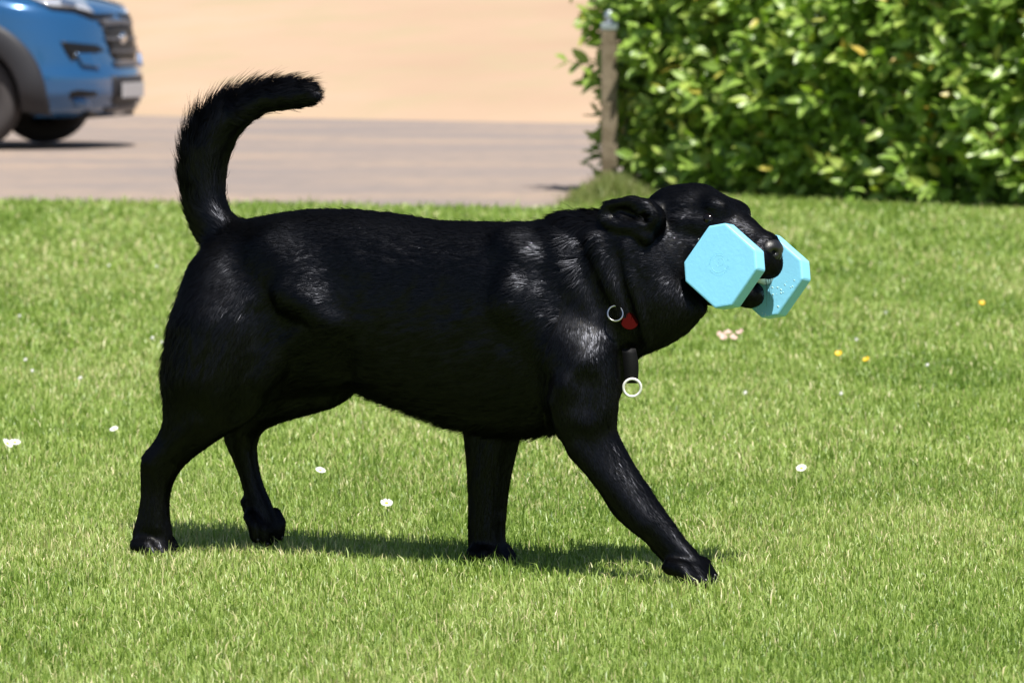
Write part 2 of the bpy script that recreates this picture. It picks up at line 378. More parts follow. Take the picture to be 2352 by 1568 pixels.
# ------------------------------------------------------------------ van
M_paint = mat("blue_metallic_paint", (0.012, 0.080, 0.205), 0.24, 0.5, metal=0.35, coat=1.0, coat_rough=0.04)
M_trim = mat("dark_plastic", (0.016, 0.016, 0.020), 0.55, 0.4, bump=(300, 0.2, 0.002))
M_blk = mat("black_plastic", (0.004, 0.004, 0.005), 0.45, 0.3)
M_tyre = mat("tyre_rubber", (0.045, 0.040, 0.040), 0.8, 0.3, bump=(90, 0.3, 0.004))
M_alloy = mat("wheel_alloy", (0.38, 0.38, 0.40), 0.35, 0.5, metal=0.9)
M_chrome = mat("chrome", (0.78, 0.78, 0.80), 0.12, 0.5, metal=1.0)
M_lens = mat("headlamp_lens", (0.45, 0.46, 0.50), 0.10, 0.7, metal=0.35, coat=1.0)
M_glass = mat("dark_glass", (0.012, 0.016, 0.018), 0.04, 0.8, coat=1.0)
M_plate = mat("number_plate", (0.34, 0.33, 0.34), 0.5)
M_greyp = mat("grey_plastic", (0.055, 0.053, 0.060), 0.45)
def van():
    wc = on_ground(-63, 343); vy = R(-12); Fd = np.array([math.cos(vy), math.sin(vy), 0]); Ld = np.array([-math.sin(vy), math.cos(vy), 0])
    org = wc + Ld * 0.84
    root = empty('van', org, vy); tag(root, 'blue van with dark wheel arch cladding parked on the gravel road', 'van')
    zs = [.23, .28, .40, .52, .60, .75, .88, .95, 1.03, 1.10, 1.20, 1.30, 1.60, 1.90, 2.12, 2.25, 2.30]
    xn_ = [.80, .89, .942, .942, .912, .887, .862, .842, .79, .60, .22, -.10, -.48, -.82, -1.08, -1.35, -1.8]
    hw_ = [.88, .93, .985, 1.0, 1.005, 1.01, 1.01, 1.005, 1.0, .985, .965, .95, .92, .88, .84, .76, .60]
    xn = lambda z: np.interp(z, zs, xn_); hw = lambda z: np.interp(z, zs, hw_); NN = 2.5
    xs = lambda z: xn(z) - np.interp(z, [0, .9, 1.3, 2.3], [.72, .70, .5, .35])
    def y_at(x, z):
        a = xs(z); b = xn(z)
        return hw(z) * (1.0 if x <= a else max(0.0, 1 - min(1, (x - a) / (b - a)) ** NN) ** (1 / NN))
    zz = sorted(set([round(v, 3) for v in np.linspace(.23, 1.32, 40)] + [1.45, 1.6, 1.75, 1.9, 2.0, 2.12, 2.2, 2.25, 2.30]))
    side_t = np.concatenate([np.linspace(0, .66, 12), np.linspace(.70, 1.0, 16)])        # from the back (0) to the start of the curve (1)
    arc_t = np.linspace(0, math.pi / 2, 22)[1:]
    rows = []
    for z in zz:
        half = [(-4.3 + (xs(z) + 4.3) * t, hw(z)) for t in side_t]
        half += [(xs(z) + (xn(z) - xs(z)) * math.sin(t) ** (2 / NN), hw(z) * max(math.cos(t), 0) ** (2 / NN)) for t in arc_t]
        rows.append([(x, -y, z) for x, y in half] + [(x, y, z) for x, y in half[-2::-1]])
    m = len(rows[0]); V = np.array([p for r_ in rows for p in r_])
    parts = {'body': [], 'windscreen': [], 'side_window': [], 'side_window2': []}
    for j in range(len(rows) - 1):
        for i in range(m - 1):
            q = (j * m + i, j * m + i + 1, (j + 1) * m + i + 1, (j + 1) * m + i); c = V[list(q)].mean(0)
            if abs(c[1]) > .55 and min(math.hypot(c[0], c[2] - .365), math.hypot(c[0] + 3.0, c[2] - .365)) < .47: continue
            front = c[0] > xs(c[2]) + 0.12
            if 1.34 < c[2] < 1.98 and front: parts['windscreen'].append(q)
            elif 1.40 < c[2] < 1.92 and -1.75 < c[0] and not front: parts['side_window' if c[1] < 0 else 'side_window2'].append(q)
            else: parts['body'].append(q)
    rear = [j * m for j in range(len(rows))]; rear2 = [j * m + m - 1 for j in range(len(rows))]
    parts['body'] += [(rear[j], rear[j + 1], rear2[j + 1], rear2[j]) for j in range(len(rows) - 1)]
    top = (len(rows) - 1) * m; parts['body'] += [(top + i, top + i + 1, top + m - 2 - i, top + m - 1 - i) for i in range(m // 2 - 1)]
    full = mesh_np('tmp', V, np.array(parts['body'] + parts['windscreen'] + parts['side_window'] + parts['side_window2']))
    Mw = Matrix.Translation(Vector(org)) @ Matrix.Rotation(vy, 4, 'Z')
    bvh = BVHTree.FromPolygons([Vector(v) for v in V], [list(p.vertices) for p in full.polygons])
    bpy.data.meshes.remove(full)
    for nm, fs in parts.items():
        used, inv = np.unique(np.array(fs), return_inverse=True)
        link('side_window' if nm == 'side_window2' else nm, mesh_np(nm, V[used], inv.reshape(-1, 4)), M_paint if nm == 'body' else M_glass, root)
    cl = Mw.inverted() @ Vector(CAM); R3 = Mw.to_3x3().inverted()
    def hit(px, py):
        d = R3 @ Vector(ray(px, py)); d.normalize(); h = bvh.ray_cast(cl, d); return (h[0], h[1]) if h[0] else None
    def patch(name, zoom, m_, off=0.008, thick=0.02, mirror=True, parent=None, both=True):
        out = []
        bm = bmesh.new(); bm.faces.new([bm.verts.new((x / 4.029, y / 4.029, 0)) for x, y in zoom]); bmesh.ops.triangulate(bm, faces=bm.faces)
        bmesh.ops.subdivide_edges(bm, edges=bm.edges, cuts=5, use_grid_fill=True); bad = []
        for v in bm.verts:
            h = hit(v.co.x, v.co.y)
            if h is None: bad.append(v); continue
            n = h[1] if (h[1].dot(cl - h[0]) > 0) else -h[1]; v.co = h[0] + n * off
        bmesh.ops.delete(bm, geom=bad, context='VERTS')
        r = bmesh.ops.extrude_face_region(bm, geom=list(bm.faces))
        ctr = Vector((0.0, 0.0, 0.6))
        for v in [g for g in r['geom'] if isinstance(g, bmesh.types.BMVert)]:
            d = ctr - v.co; d.z = 0; v.co += d.normalized() * thick
        me = bm_mesh(name, bm, True); out.append(link(name, me, m_, parent or root))
        if mirror:
            m2 = me.copy(); 
            for v in m2.vertices: v.co.y = -v.co.y
            m2.flip_normals(); o = bpy.data.objects.new(name, m2); COL.objects.link(o); o.parent = parent or root; out.append(o)
        return out[0]
    gr = patch('grille', [(945, 262), (1195, 228), (1225, 330), (1232, 545), (1062, 562), (1030, 520), (985, 400)], M_blk, 0.006)
    for zq in ([(962, 352), (1215, 352), (1218, 378), (968, 380)], [(1000, 468), (1222, 468), (1222, 492), (1010, 492)]):
        patch('slat', zq, M_greyp, 0.020, 0.012, parent=gr)
    patch('slat', [(900, 195), (1180, 185), (1195, 228), (945, 250)], M_greyp, 0.014, 0.015, parent=gr)
    patch('slat', [(1040, 575), (1240, 578), (1245, 618), (1060, 622)], M_greyp, 0.016, 0.015, parent=gr)
    patch('seam', [(330, 45), (480, 72), (700, 88), (870, 132), (1050, 130), (1050, 165), (860, 190), (680, 122), (480, 98)], M_blk, 0.005)
    patch('headlight', [(285, 0), (480, 70), (700, 86), (862, 130), (800, 55), (745, -55), (560, -150), (300, -130)], M_lens, 0.012)
    patch('headlight_bezel', [(560, 10), (700, 45), (690, 80), (560, 62)], M_chrome, 0.020, 0.012)
    ir = patch('lower_intake', [(1040, 720), (1312, 695), (1306, 890), (1210, 985), (1040, 975)], M_trim, 0.006)
    patch('fog_recess_shade', [(555, 385), (900, 420), (965, 470), (890, 490), (700, 480), (660, 570), (600, 480)], M_blk, 0.004)  # dark patch on the panel, painting the shade of a recess not cut in
    patch('lamp_ledge', [(690, 500), (840, 500), (905, 640), (745, 612)], M_paint, 0.022, 0.02)
    patch('fog_recess_shade', [(640, 850), (720, 832), (900, 850), (880, 890), (700, 905), (650, 925)], M_blk, 0.004)  # lower recess: its shade is again only a dark patch
    patch('lamp_ledge', [(680, 925), (800, 925), (830, 975), (700, 990)], M_paint, 0.022, 0.02)
    patch('skid_strip', [(960, 995), (1250, 965), (1240, 1012), (980, 1035)], M_greyp, 0.012)
    # number plate and badge, on the centre line
    bm = bmesh.new(); box_bm(bm, (0, -.26, .365), (.012, .26, .475), 0.004); p = link('number_plate', bm_mesh('number_plate', bm), M_plate, root); p.location = (.956, 0, 0)
    b = uv_ell('badge', (.882, 0, .80), np.eye(3), (.02, .075, .045), M_chrome, root)
    # arch cladding and liners
    for ax, s in ((0.0, -1), (0.0, 1), (-3.0, -1), (-3.0, 1)):
        bm = bmesh.new(); ring = []
        for i in range(33):
            an = R(-12) + R(204) * i / 32; sec = []
            for rr, o_ in ((.405, -.05), (.41, .022), (.43, .034), (.57, .030), (.592, .016), (.595, -.02)):
                x, z = ax + rr * math.cos(an), .365 + rr * math.sin(an); z = max(z, .20)
                sec.append(bm.verts.new((x, s * (y_at(x, max(z, .24)) + o_), z)))
            ring.append(sec)
        for i in range(32):
            for k_ in range(5): bm.faces.new((ring[i][k_], ring[i + 1][k_], ring[i + 1][k_ + 1], ring[i][k_ + 1]))
        link('arch_cladding', bm_mesh('arch_cladding', bm, True), M_trim, root)
        bm = bmesh.new(); a_, b_ = [], []
        for i in range(25):
            an = R(-10) + R(200) * i / 24; x, z = ax + .46 * math.cos(an), .365 + .46 * math.sin(an)
            a_.append(bm.verts.new((x, s * .97 if x < .3 else s * y_at(x, z) * .97, z))); b_.append(bm.verts.new((x, s * .55, z)))
        for i in range(24): bm.faces.new((a_[i], a_[i + 1], b_[i + 1], b_[i]))
        link('arch_liner', bm_mesh('arch_liner', bm, True), M_blk, root)
    bm = bmesh.new(); box_bm(bm, (-4.2, -.56, .22), (.80, .56, .62), 0.02); link('underbody', bm_mesh('underbody', bm), M_blk, root)
    def lathe(name, prof, m_, parent, loc):
        bm = bmesh.new(); rings = []
        for i in range(40):
            an = 2 * math.pi * i / 40; rings.append([bm.verts.new((r_ * math.cos(an), y_, r_ * math.sin(an))) for r_, y_ in prof])
        for i in range(40):
            for k_ in range(len(prof) - 1): bm.faces.new((rings[i][k_], rings[i][k_ + 1], rings[(i + 1) % 40][k_ + 1], rings[(i + 1) % 40][k_]))
        o = link(name, bm_mesh(name, bm, True), m_, parent); o.location = loc; return o
    for ax, s in ((0.0, -1), (0.0, 1), (-3.0, -1), (-3.0, 1)):
        t = lathe('wheel', [(.215, -.09), (.24, -.115), (.30, -.122), (.345, -.105), (.362, -.08), (.365, 0), (.362, .08), (.345, .105), (.30, .12), (.215, .10)], M_tyre, root, (ax, s * .84, .365))
        lathe('rim', [(.222, -.10), (.228, -.112), (.205, -.105), (.195, -.04), (.19, .08), (.01, .08)], M_alloy, t, (0, 0, 0)).rotation_euler = (0, 0, 0 if s < 0 else math.pi)
        bm = bmesh.new()
        for k_ in range(5):
            r_ = bmesh.ops.create_cube(bm, size=1.0); A_ = Matrix.Rotation(k_ * 2 * math.pi / 5, 4, 'Y')
            for v in r_['verts']: v.co = A_ @ Vector((v.co.x * (.055 if v.co.z > 0 else .075), (v.co.y * .03 - .085) * 1, .03 + (v.co.z + .5) * .17))
        bmesh.ops.create_cone(bm, cap_ends=True, segments=20, radius1=.06, radius2=.06, depth=.04, matrix=Matrix.Translation((0, -.085, 0)) @ Matrix.Rotation(math.pi / 2, 4, 'X'))
        o = link('spokes', bm_mesh('spokes', bm), M_alloy, t); o.rotation_euler = (0, 0, 0 if s < 0 else math.pi)
# ------------------------------------------------------------------ dog
YAW = R(25)
DU = np.array([math.cos(YAW), -math.sin(YAW), 0]); DW = np.array([math.sin(YAW), math.cos(YAW), 0]); DZ = np.array([0, 0, 1.0])
O0 = np.array([-0.638, 0.02, 0.0]) + DW * 0.07 + DU * 0.64      # origin on the dog's middle plane, on the ground
def to_dog(p): d = np.asarray(p) - O0; return np.stack([d @ DU, d @ DW, d @ DZ], -1)
def to_world(q): q = np.asarray(q); return O0 + q[..., 0:1] * DU + q[..., 1:2] * DW + q[..., 2:3] * DZ
def dpx(px, py, w=0.0): return to_dog(on_plane(px, py, O0 + DW * w, DW))
VX = 0.004
GU = np.arange(-0.80, 0.76, VX); GW = np.arange(-0.27, 0.25, VX); GZ = np.arange(-0.03, 0.92, VX)
SDF = np.full((len(GU), len(GW), len(GZ)), 0.3, np.float32)
PARTS = {}      # name -> (slices, array) for the hair direction field
def smin(a, b, k):
    h = np.clip(0.5 + 0.5 * (b - a) / k, 0, 1); return b + (a - b) * h - k * h * (1 - h)
def smax(a, b, k): return -smin(-a, -b, k)
def box_slices(lo, hi, pad):
    s = []
    for G, l, h in zip((GU, GW, GZ), lo, hi):
        i = max(0, int((l - pad - G[0]) / VX)); j = min(len(G), int((h + pad - G[0]) / VX) + 2); s.append(slice(i, j))
    return tuple(s)
def merge(sl, F, k, name=None):
    SDF[sl] = smin(SDF[sl], F.astype(np.float32), k)
    if name: PARTS.setdefault(name, []).append((sl, F.astype(np.float32)))
def carve(sl, F, k): SDF[sl] = smax(SDF[sl], -F.astype(np.float32), k)
def chaikin(P, it=2):
    P = np.asarray(P, float)
    for _ in range(it):
        Q = np.roll(P, -1, 0); P = np.stack([P * 0.75 + Q * 0.25, P * 0.25 + Q * 0.75], 1).reshape(-1, 2)
    return P
def inflate(poly_px, w0, alpha, k, name, w1=None, it=2, shrink=0.0):
    """blow a traced side outline up into a body with round cross-sections; w0 / w1: middle plane at the ground / at z = 0.45"""
    if w1 is None: w1 = w0
    pts = []
    for (px, py) in poly_px:
        w = w0
        for _ in range(3):
            q = dpx(px, py, w); w = w0 + (w1 - w0) * np.clip(q[2] / 0.45, 0, 1)
        pts.append((q[0], q[2]))
    P = chaikin(pts, it); h = 0.002; pad = 0.040 + k
    lo = P.min(0) - pad; hi = P.max(0) + pad
    gu = np.arange(lo[0], hi[0], h); gz = np.arange(lo[1], hi[1], h); A, B = np.meshgrid(gu, gz, indexing='ij')
    ins = in_poly(A.ravel(), B.ravel(), P).reshape(A.shape)
    D2 = np.full(A.shape, 1.0)
    for i in range(len(P)):
        a, b = P[i], P[(i + 1) % len(P)]; e = b - a; L = e @ e + 1e-12
        t = np.clip(((A - a[0]) * e[0] + (B - a[1]) * e[1]) / L, 0, 1)
        D2 = np.minimum(D2, (A - a[0] - t * e[0]) ** 2 + (B - a[1] - t * e[1]) ** 2)
    D = np.sqrt(D2); sd = np.where(ins, -D, D) + shrink; ins = sd < 0
    H = np.where(ins, np.maximum(-sd, 0) * 0.03, 0.0); om = 1.9
    par = (np.add.outer(np.arange(A.shape[0]), np.arange(A.shape[1])) % 2).astype(bool)
    m0 = ins & par; m1 = ins & ~par; rhs = 2 * h * h
    for _ in range(260):
        for mk in (m0, m1):
            S = np.zeros_like(H); S[1:-1, 1:-1] = H[2:, 1:-1] + H[:-2, 1:-1] + H[1:-1, 2:] + H[1:-1, :-2]
            H = np.where(mk, H + om * ((S + rhs * 1.0) / 4 - H), H)
    # unit: for a strip of half-width a this tends to a^2 - x^2
    H = np.where(ins, np.maximum(H, 0), -sd * 0.05)
    for _ in range(2):
        H[1:-1, 1:-1] = (H[1:-1, 1:-1] * 4 + H[2:, 1:-1] + H[:-2, 1:-1] + H[1:-1, 2:] + H[1:-1, :-2]) / 8
    g0, g1 = np.gradient(H, h); G2 = g0 ** 2 + g1 ** 2
    Tm = alpha * math.sqrt(max(H.max(), 1e-6)); wa, wb = min(w0, w1), max(w0, w1)
    sl = box_slices((P[:, 0].min(), wa - Tm, P[:, 1].min()), (P[:, 0].max(), wb + Tm, P[:, 1].max()), k + 0.035)
    u = GU[sl[0]]; z = GZ[sl[2]]
    iu = np.clip(((u - gu[0]) / h).round().astype(int), 0, len(gu) - 1); iz = np.clip(((z - gz[0]) / h).round().astype(int), 0, len(gz) - 1)
    def samp(F2):
        fu = np.clip((u - gu[0]) / h, 0, len(gu) - 1.001); fz = np.clip((z - gz[0]) / h, 0, len(gz) - 1.001)
        i = fu.astype(int); j = fz.astype(int); a = (fu - i)[:, None]; b = (fz - j)[None]
        return (F2[np.ix_(i, j)] * (1 - a) + F2[np.ix_(i + 1, j)] * a) * (1 - b) + (F2[np.ix_(i, j + 1)] * (1 - a) + F2[np.ix_(i + 1, j + 1)] * a) * b
    h2 = samp(H)[:, None, :]; gg = samp(G2)[:, None, :]
    wc = (w0 + (w1 - w0) * np.clip(z / 0.45, 0, 1))[None, None, :]
    dw = GW[sl[1]][None, :, None] - wc
    F = (dw ** 2 / alpha ** 2 - h2) / np.sqrt((2 * dw / alpha ** 2) ** 2 + gg + 0.02 ** 2)
    merge(sl, F, k, name)
def grid(sl): return GU[sl[0]][:, None, None], GW[sl[1]][None, :, None], GZ[sl[2]][None, None, :]
def ell(c, axes, rad, k, name=None, sub=False):
    """ellipsoid; c in dog coordinates, axes rows (dog frame)"""
    rm = max(rad); c = np.asarray(c); axes = np.asarray(axes); sl = box_slices(c - rm, c + rm, max(0.03, k + 0.01))
    u, w, z = grid(sl); a, b, d = u - c[0], w - c[1], z - c[2]
    q = [(a * ax[0] + b * ax[1] + d * ax[2]) for ax in axes]
    k0 = np.sqrt(sum((t / r) ** 2 for t, r in zip(q, rad))); k1 = np.sqrt(sum((t / r ** 2) ** 2 for t, r in zip(q, rad))) + 1e-6
    F = k0 * (k0 - 1) / k1; F = np.where(k0 < 1e-3, -min(rad), F)
    carve(sl, F, k) if sub else merge(sl, F, k, name)
def cap(pts, rads, k, name=None, sub=False):
    """chain of tapered capsules through dog-frame points"""
    pts = [np.asarray(p, float) for p in pts]; P = np.array(pts); rm = max(rads); sl = box_slices(P.min(0) - rm, P.max(0) + rm, max(0.03, k + 0.01))
    u, w, z = grid(sl); best = None
    for i in range(len(pts) - 1):
        a, e = pts[i], pts[i + 1] - pts[i]; L = e @ e + 1e-12
        t = np.clip(((u - a[0]) * e[0] + (w - a[1]) * e[1] + (z - a[2]) * e[2]) / L, 0, 1)
        d = np.sqrt((u - a[0] - t * e[0]) ** 2 + (w - a[1] - t * e[1]) ** 2 + (z - a[2] - t * e[2]) ** 2) - (rads[i] + t * (rads[i + 1] - rads[i]))
        best = d if best is None else np.minimum(best, d)
    carve(sl, best, k) if sub else merge(sl, best, k, name)
def surf(px, py, start=6.3, stop=8.3, last=False):
    """first point of the body along the pixel's line of sight (dog frame)"""
    d = ray(px, py); d = d / d[1]; n = 1200
    q = to_dog(CAM + d * np.linspace(start, stop, n)[:, None])
    i = ((q[:, 0] - GU[0]) / VX).round().astype(int); j = ((q[:, 1] - GW[0]) / VX).round().astype(int); l = ((q[:, 2] - GZ[0]) / VX).round().astype(int)
    ok = (i >= 0) & (i < len(GU)) & (j >= 0) & (j < len(GW)) & (l >= 0) & (l < len(GZ))
    v = np.ones(n); v[ok] = SDF[i[ok], j[ok], l[ok]]; hit = np.nonzero(v < 0)[0]
    return q[hit[0]] if len(hit) else None
VIEW = to_dog(O0 + np.array([0, 1.0, -0.09]))          # line of sight in the dog frame
VIEW = VIEW / np.linalg.norm(VIEW)
PXM = 1 / 1330.0
def ridge(pp, rads, out, k=0.02, sub=False, name=None):
    """a fold or muscle lying on the near surface, given by pixels; out: how far it stands proud of (or, carved, cuts into) the body (m)"""
    P, r = [], []
    for (x, y), rr in zip(pp, rads):
        q = surf(x, y)
        if q is None: continue
        P.append(q + VIEW * ((rr * PXM - out) * (-1 if sub else 1))); r.append(rr * PXM)
    if len(P) > 1: cap(P, r, k, name, sub)

# bodies traced from the side
inflate([(492, 600), (520, 548), (560, 512), (600, 499), (690, 485), (760, 481), (850, 487), (930, 496), (1000, 510), (1100, 511), (1200, 513), (1270, 510), (1340, 530), (1420, 600),
         (1466, 700), (1466, 790), (1447, 835), (1425, 890), (1410, 930), (1400, 966), (1290, 985), (1190, 994), (1100, 984), (1050, 974), (1000, 958), (950, 938), (880, 912), (820, 885),
         (760, 890), (650, 900), (560, 905), (480, 880), (430, 800), (418, 730), (445, 668)], 0.0, 0.80, 0.03, 'torso')
inflate([(1255, 545), (1278, 508), (1305, 493), (1370, 489), (1440, 486), (1486, 484), (1528, 545), (1575, 640), (1632, 704), (1600, 738), (1570, 768), (1530, 791), (1486, 803), (1420, 800), (1330, 770), (1240, 690)],
        -0.01, 0.70, 0.04, 'neck')
inflate([(1255, 850), (1310, 740), (1392, 760), (1420, 850), (1412, 930), (1408, 978), (1416, 1002), (1450, 1063), (1500, 1143), (1544, 1200), (1564, 1232), (1594, 1262), (1612, 1288), (1602, 1325), (1574, 1338), (1552, 1328),
         (1544, 1312), (1530, 1293), (1510, 1272), (1490, 1249), (1472, 1230), (1412, 1186), (1384, 1128), (1344, 1072), (1307, 1038), (1291, 995), (1255, 930)], -0.065, 0.84, 0.03, 'leg_nf', -0.068)
inflate([(1060, 880), (1215, 880), (1190, 1000), (1166, 1100), (1157, 1190), (1156, 1235), (1160, 1262), (1156, 1300), (1100, 1300), (1082, 1268), (1079, 1240), (1081, 1200), (1079, 1060), (1070, 985)],
        0.07, 0.95, 0.03, 'leg_ff', 0.085)
inflate([(470, 640), (600, 620), (660, 720), (650, 860), (600, 945), (540, 984), (508, 1001), (450, 1042), (416, 1072), (393, 1108), (384, 1150), (386, 1198), (394, 1232), (384, 1284), (318, 1286), (305, 1228),
         (319, 1190), (329, 1140), (327, 1070), (332, 1043), (362, 1011), (388, 960), (385, 900), (390, 850), (404, 790), (418, 728), (445, 668)], -0.07, 0.80, 0.03, 'leg_nh', -0.075)
inflate([(560, 800), (760, 760), (812, 840), (818, 893), (778, 928), (728, 946), (648, 966), (603, 986), (585, 1010), (588, 1060), (600, 1110), (622, 1160), (636, 1195), (630, 1225), (600, 1222), (580, 1195),
         (566, 1160), (566, 1135), (542, 1060), (514, 998), (530, 920)], 0.07, 0.85, 0.03, 'leg_fh', 0.07)
inflate([(498, 600), (476, 570), (458, 540), (442, 500), (434, 455), (428, 400), (433, 345), (447, 302), (467, 270), (492, 247), (528, 228), (574, 208), (622, 197), (670, 192), (712, 195), (730, 214), (722, 236), (696, 246), (650, 251),
         (606, 257), (571, 281), (541, 313), (523, 350), (512, 395), (509, 440), (515, 470), (534, 500), (570, 520), (590, 570), (540, 620)], 0.0, 0.92, 0.025, 'tail')

# head, in its own frame: F forward, N to the dog's right (towards the viewer), U up
HY, HRO = R(34), R(9)
hF = np.array([math.cos(HY), -math.sin(HY), 0]); hN0 = np.array([-math.sin(HY), -math.cos(HY), 0])
hN = math.cos(HRO) * hN0 + math.sin(HRO) * DZ; hU0 = math.cos(HRO) * DZ - math.sin(HRO) * hN0
HP = R(-20)
hA = math.cos(HP) * hF + math.sin(HP) * hU0; hU = math.cos(HP) * hU0 - math.sin(HP) * hF
DB = np.array([0.34676, -0.42, 0.53873])           # outer face centre of the near dumbbell plate
BAR = DB - hN * 0.0915                             # middle of the bar
def dvec(v): return np.array([v @ DU, v @ DW, v @ DZ])
HX = np.array([dvec(hA), dvec(hN), dvec(hU)]); HF0 = np.array([dvec(hF), dvec(hN), dvec(hU0)])
def hpx(px, py, n=0.0): return to_dog(on_plane(px, py, BAR, hN) + hN * n)
nD = dvec(hN)
def hpn(px, py, n): return to_dog(on_plane(px, py, BAR + hN * n, hN))
ell(hpx(1578, 520), HX, (0.086, 0.064, 0.069), 0.03, 'head')                 # skull
for s in (1, -1):
    ell(hpx(1560, 590) + nD * 0.032 * s, HX, (0.062, 0.042, 0.055), 0.03, 'head')   # cheek
    ell(hpx(1670, 480) + nD * 0.034 * s, HX, (0.025, 0.018, 0.017), 0.020, 'head')  # brow
    cap([hpx(1640, 590) + nD * 0.030 * s, hpx(1700, 605) + nD * 0.026 * s, hpx(1757, 607) + nD * 0.014 * s], [0.030, 0.024, 0.022], 0.016, 'head')  # flews
    ell(hpx(1668, 508) + nD * 0.056 * s, HX, (0.018, 0.009, 0.009), 0.010, sub=True)   # eye hollow
    cap([hpx(1600, 520) + nD * 0.050 * s, hpx(1640, 522) + nD * 0.047 * s, hpx(1672, 528) + nD * 0.036 * s], [0.012, 0.011, 0.010], 0.016, 'head')  # lower lid, cheek bone
cap([hpx(1650, 540), hpx(1700, 553), hpx(1752, 572)], [0.040, 0.033, 0.027], 0.024, 'head')   # muzzle
cap([hpx(1700, 532), hpx(1764, 562)], [0.020, 0.018], 0.012, 'head')                           # nose bridge
cap([hpx(1610, 490), hpx(1668, 512), hpx(1700, 532)], [0.046, 0.036, 0.026], 0.024, 'head')     # forehead down to the stop
cap([hpx(1560, 640), hpx(1640, 664), hpx(1716, 678)], [0.042, 0.028, 0.019], 0.02, 'head')     # lower jaw
ell(hpx(1726, 676), HX, (0.020, 0.024, 0.019), 0.012, 'head')                                   # chin
# ear: thrown back and half turned over, rim curled up behind the skull
e0 = to_world(surf(1448, 525))
def hea(px, py, h): return to_dog(on_plane(px, py, e0 + hN * h, hN))
rim = [(1506, 500, .000), (1490, 473, .005), (1454, 462, .010), (1422, 467, .013), (1399, 471, .015), (1390, 490, .016), (1400, 510, .015), (1428, 521, .012), (1462, 524, .008), (1488, 545, .002)]
cap([hea(1425, 548, -.012), hea(1462, 556, -.013), hea(1480, 610, -.016)], [.021, .022, .017], 0.016, 'ear')
cap([hea(1412, 492, -0.006), hea(1440, 494, -0.008), hea(1492, 505, -0.010)], [0.017, 0.022, 0.028], 0.012, 'ear')
cap([hea(*q) for q in rim], [.012, .0105, .0095, .0085, .008, .008, .008, .009, .010, .011], 0.008, 'ear')
ell(hea(1448, 491, .013), HX, (0.022, 0.010, 0.007), 0.008, sub=True)
ell(hea(1486, 500, .010), HX, (0.009, 0.012, 0.009), 0.006, sub=True)
en = 0.058
cap([hpn(1500, 480, en + .006), hpn(1508, 540, en + .004), hpn(1490, 600, en - .004), hpn(1490, 680, en - .012)], [0.013, 0.012, 0.013, 0.012], 0.014, 'neck')   # cheek ridge behind the jaw
cap([hpx(1500, 490, -0.05), hpx(1450, 480, -0.062), hpx(1420, 520, -0.07), hpx(1420, 580, -.07)], [0.014, 0.013, 0.012, 0.01], 0.012, 'ear')   # the ear of the other side
# folds of the neck, shoulder and flank
ridge([(1372, 548), (1382, 600), (1408, 660), (1438, 735)], [15, 14, 14, 10], 0.005, 0.012, name='neck')
ridge([(1440, 570), (1448, 640), (1470, 720), (1490, 770)], [11, 12, 12, 9], 0.005, 0.012, name='neck')
ridge([(1338, 540), (1345, 620), (1375, 700)], [12, 13, 12], 0.003, 0.02, sub=True)
ridge([(1418, 590), (1428, 650), (1455, 740)], [10, 10, 8], 0.003, 0.012, sub=True)
ridge([(1186, 566), (1212, 600), (1195, 640), (1180, 700)], [40, 36, 34, 30], 0.007, 0.03, name='torso')        # shoulder blade
ridge([(1200, 690), (1270, 760), (1330, 840), (1350, 930)], [46, 48, 46, 40], 0.003, 0.04, name='torso')          # upper arm
ridge([(1300, 880), (1285, 920), (1300, 985)], [20, 22, 20], 0.008, 0.022, name='leg_nf')                          # elbow
ridge([(1350, 880), (1345, 930)], [20, 18], 0.004, 0.03, sub=True)
ridge([(1330, 1030), (1400, 1110), (1470, 1200)], [20, 18, 14], 0.004, 0.025, name='leg_nf')
ridge([(640, 585), (690, 640), (750, 700), (775, 760)], [60, 56, 46, 34], 0.007, 0.04, name='torso')              # hip to flank
ridge([(590, 720), (590, 800), (575, 890), (560, 950)], [22, 24, 26, 22], 0.005, 0.03, sub=True)                 # front edge of the thigh
ridge([(668, 676), (720, 700), (768, 745)], [26, 26, 22], 0.006, 0.026, name='torso')
ridge([(712, 768), (660, 806), (612, 866)], [24, 22, 18], 0.007, 0.024, name='torso')
ridge([(780, 800), (790, 860)], [24, 22], 0.004, 0.04, sub=True)
ridge([(500, 640), (480, 740), (460, 850)], [70, 74, 60], 0.006, 0.04, name='leg_nh')                             # thigh muscle
ridge([(455, 960), (400, 1030), (345, 1056)], [18, 14, 12], 0.005, 0.02, name='leg_nh')                           # tendon to the hock
ridge([(365, 1070), (362, 1130), (355, 1200)], [14, 12, 14], 0.003, 0.02, name='leg_nh')

# paws: toes with pads
CLAWS = []
def paw(cx, cy, w, dirn, n=4, size=1.0, lift=0.0, spread=0.021, name='leg_nf', pitch=-0.25):
    c = dpx(cx, cy, w)
    d = np.array([math.cos(dirn) * math.cos(pitch), math.sin(dirn) * math.cos(pitch), math.sin(pitch)]); s = np.array([-math.sin(dirn), math.cos(dirn), 0]); up = np.cross(d, s)
    if up[2] < 0: up = -up
    for i in range(n):
        t = i - (n - 1) / 2; f = (0.012 if abs(t) < 1 else 0.0)
        b = c + s * spread * t * size + d * f * size
        kn = b + d * 0.012 * size + up * 0.004 * size; tp = b + d * 0.034 * size - up * 0.008 * size
        cap([b - d * 0.010 * size, kn, tp], [0.0145 * size, 0.0150 * size, 0.0115 * size], 0.009, name)
        CLAWS.append((tp + d * 0.007 * size + up * 0.003 * size, d, up, size))
paw(1574, 1300, -0.065, R(-14), name='leg_nf', pitch=-0.28, size=0.95)
paw(1122, 1268, 0.07, R(-8), name='leg_ff', pitch=-0.2, size=0.95)
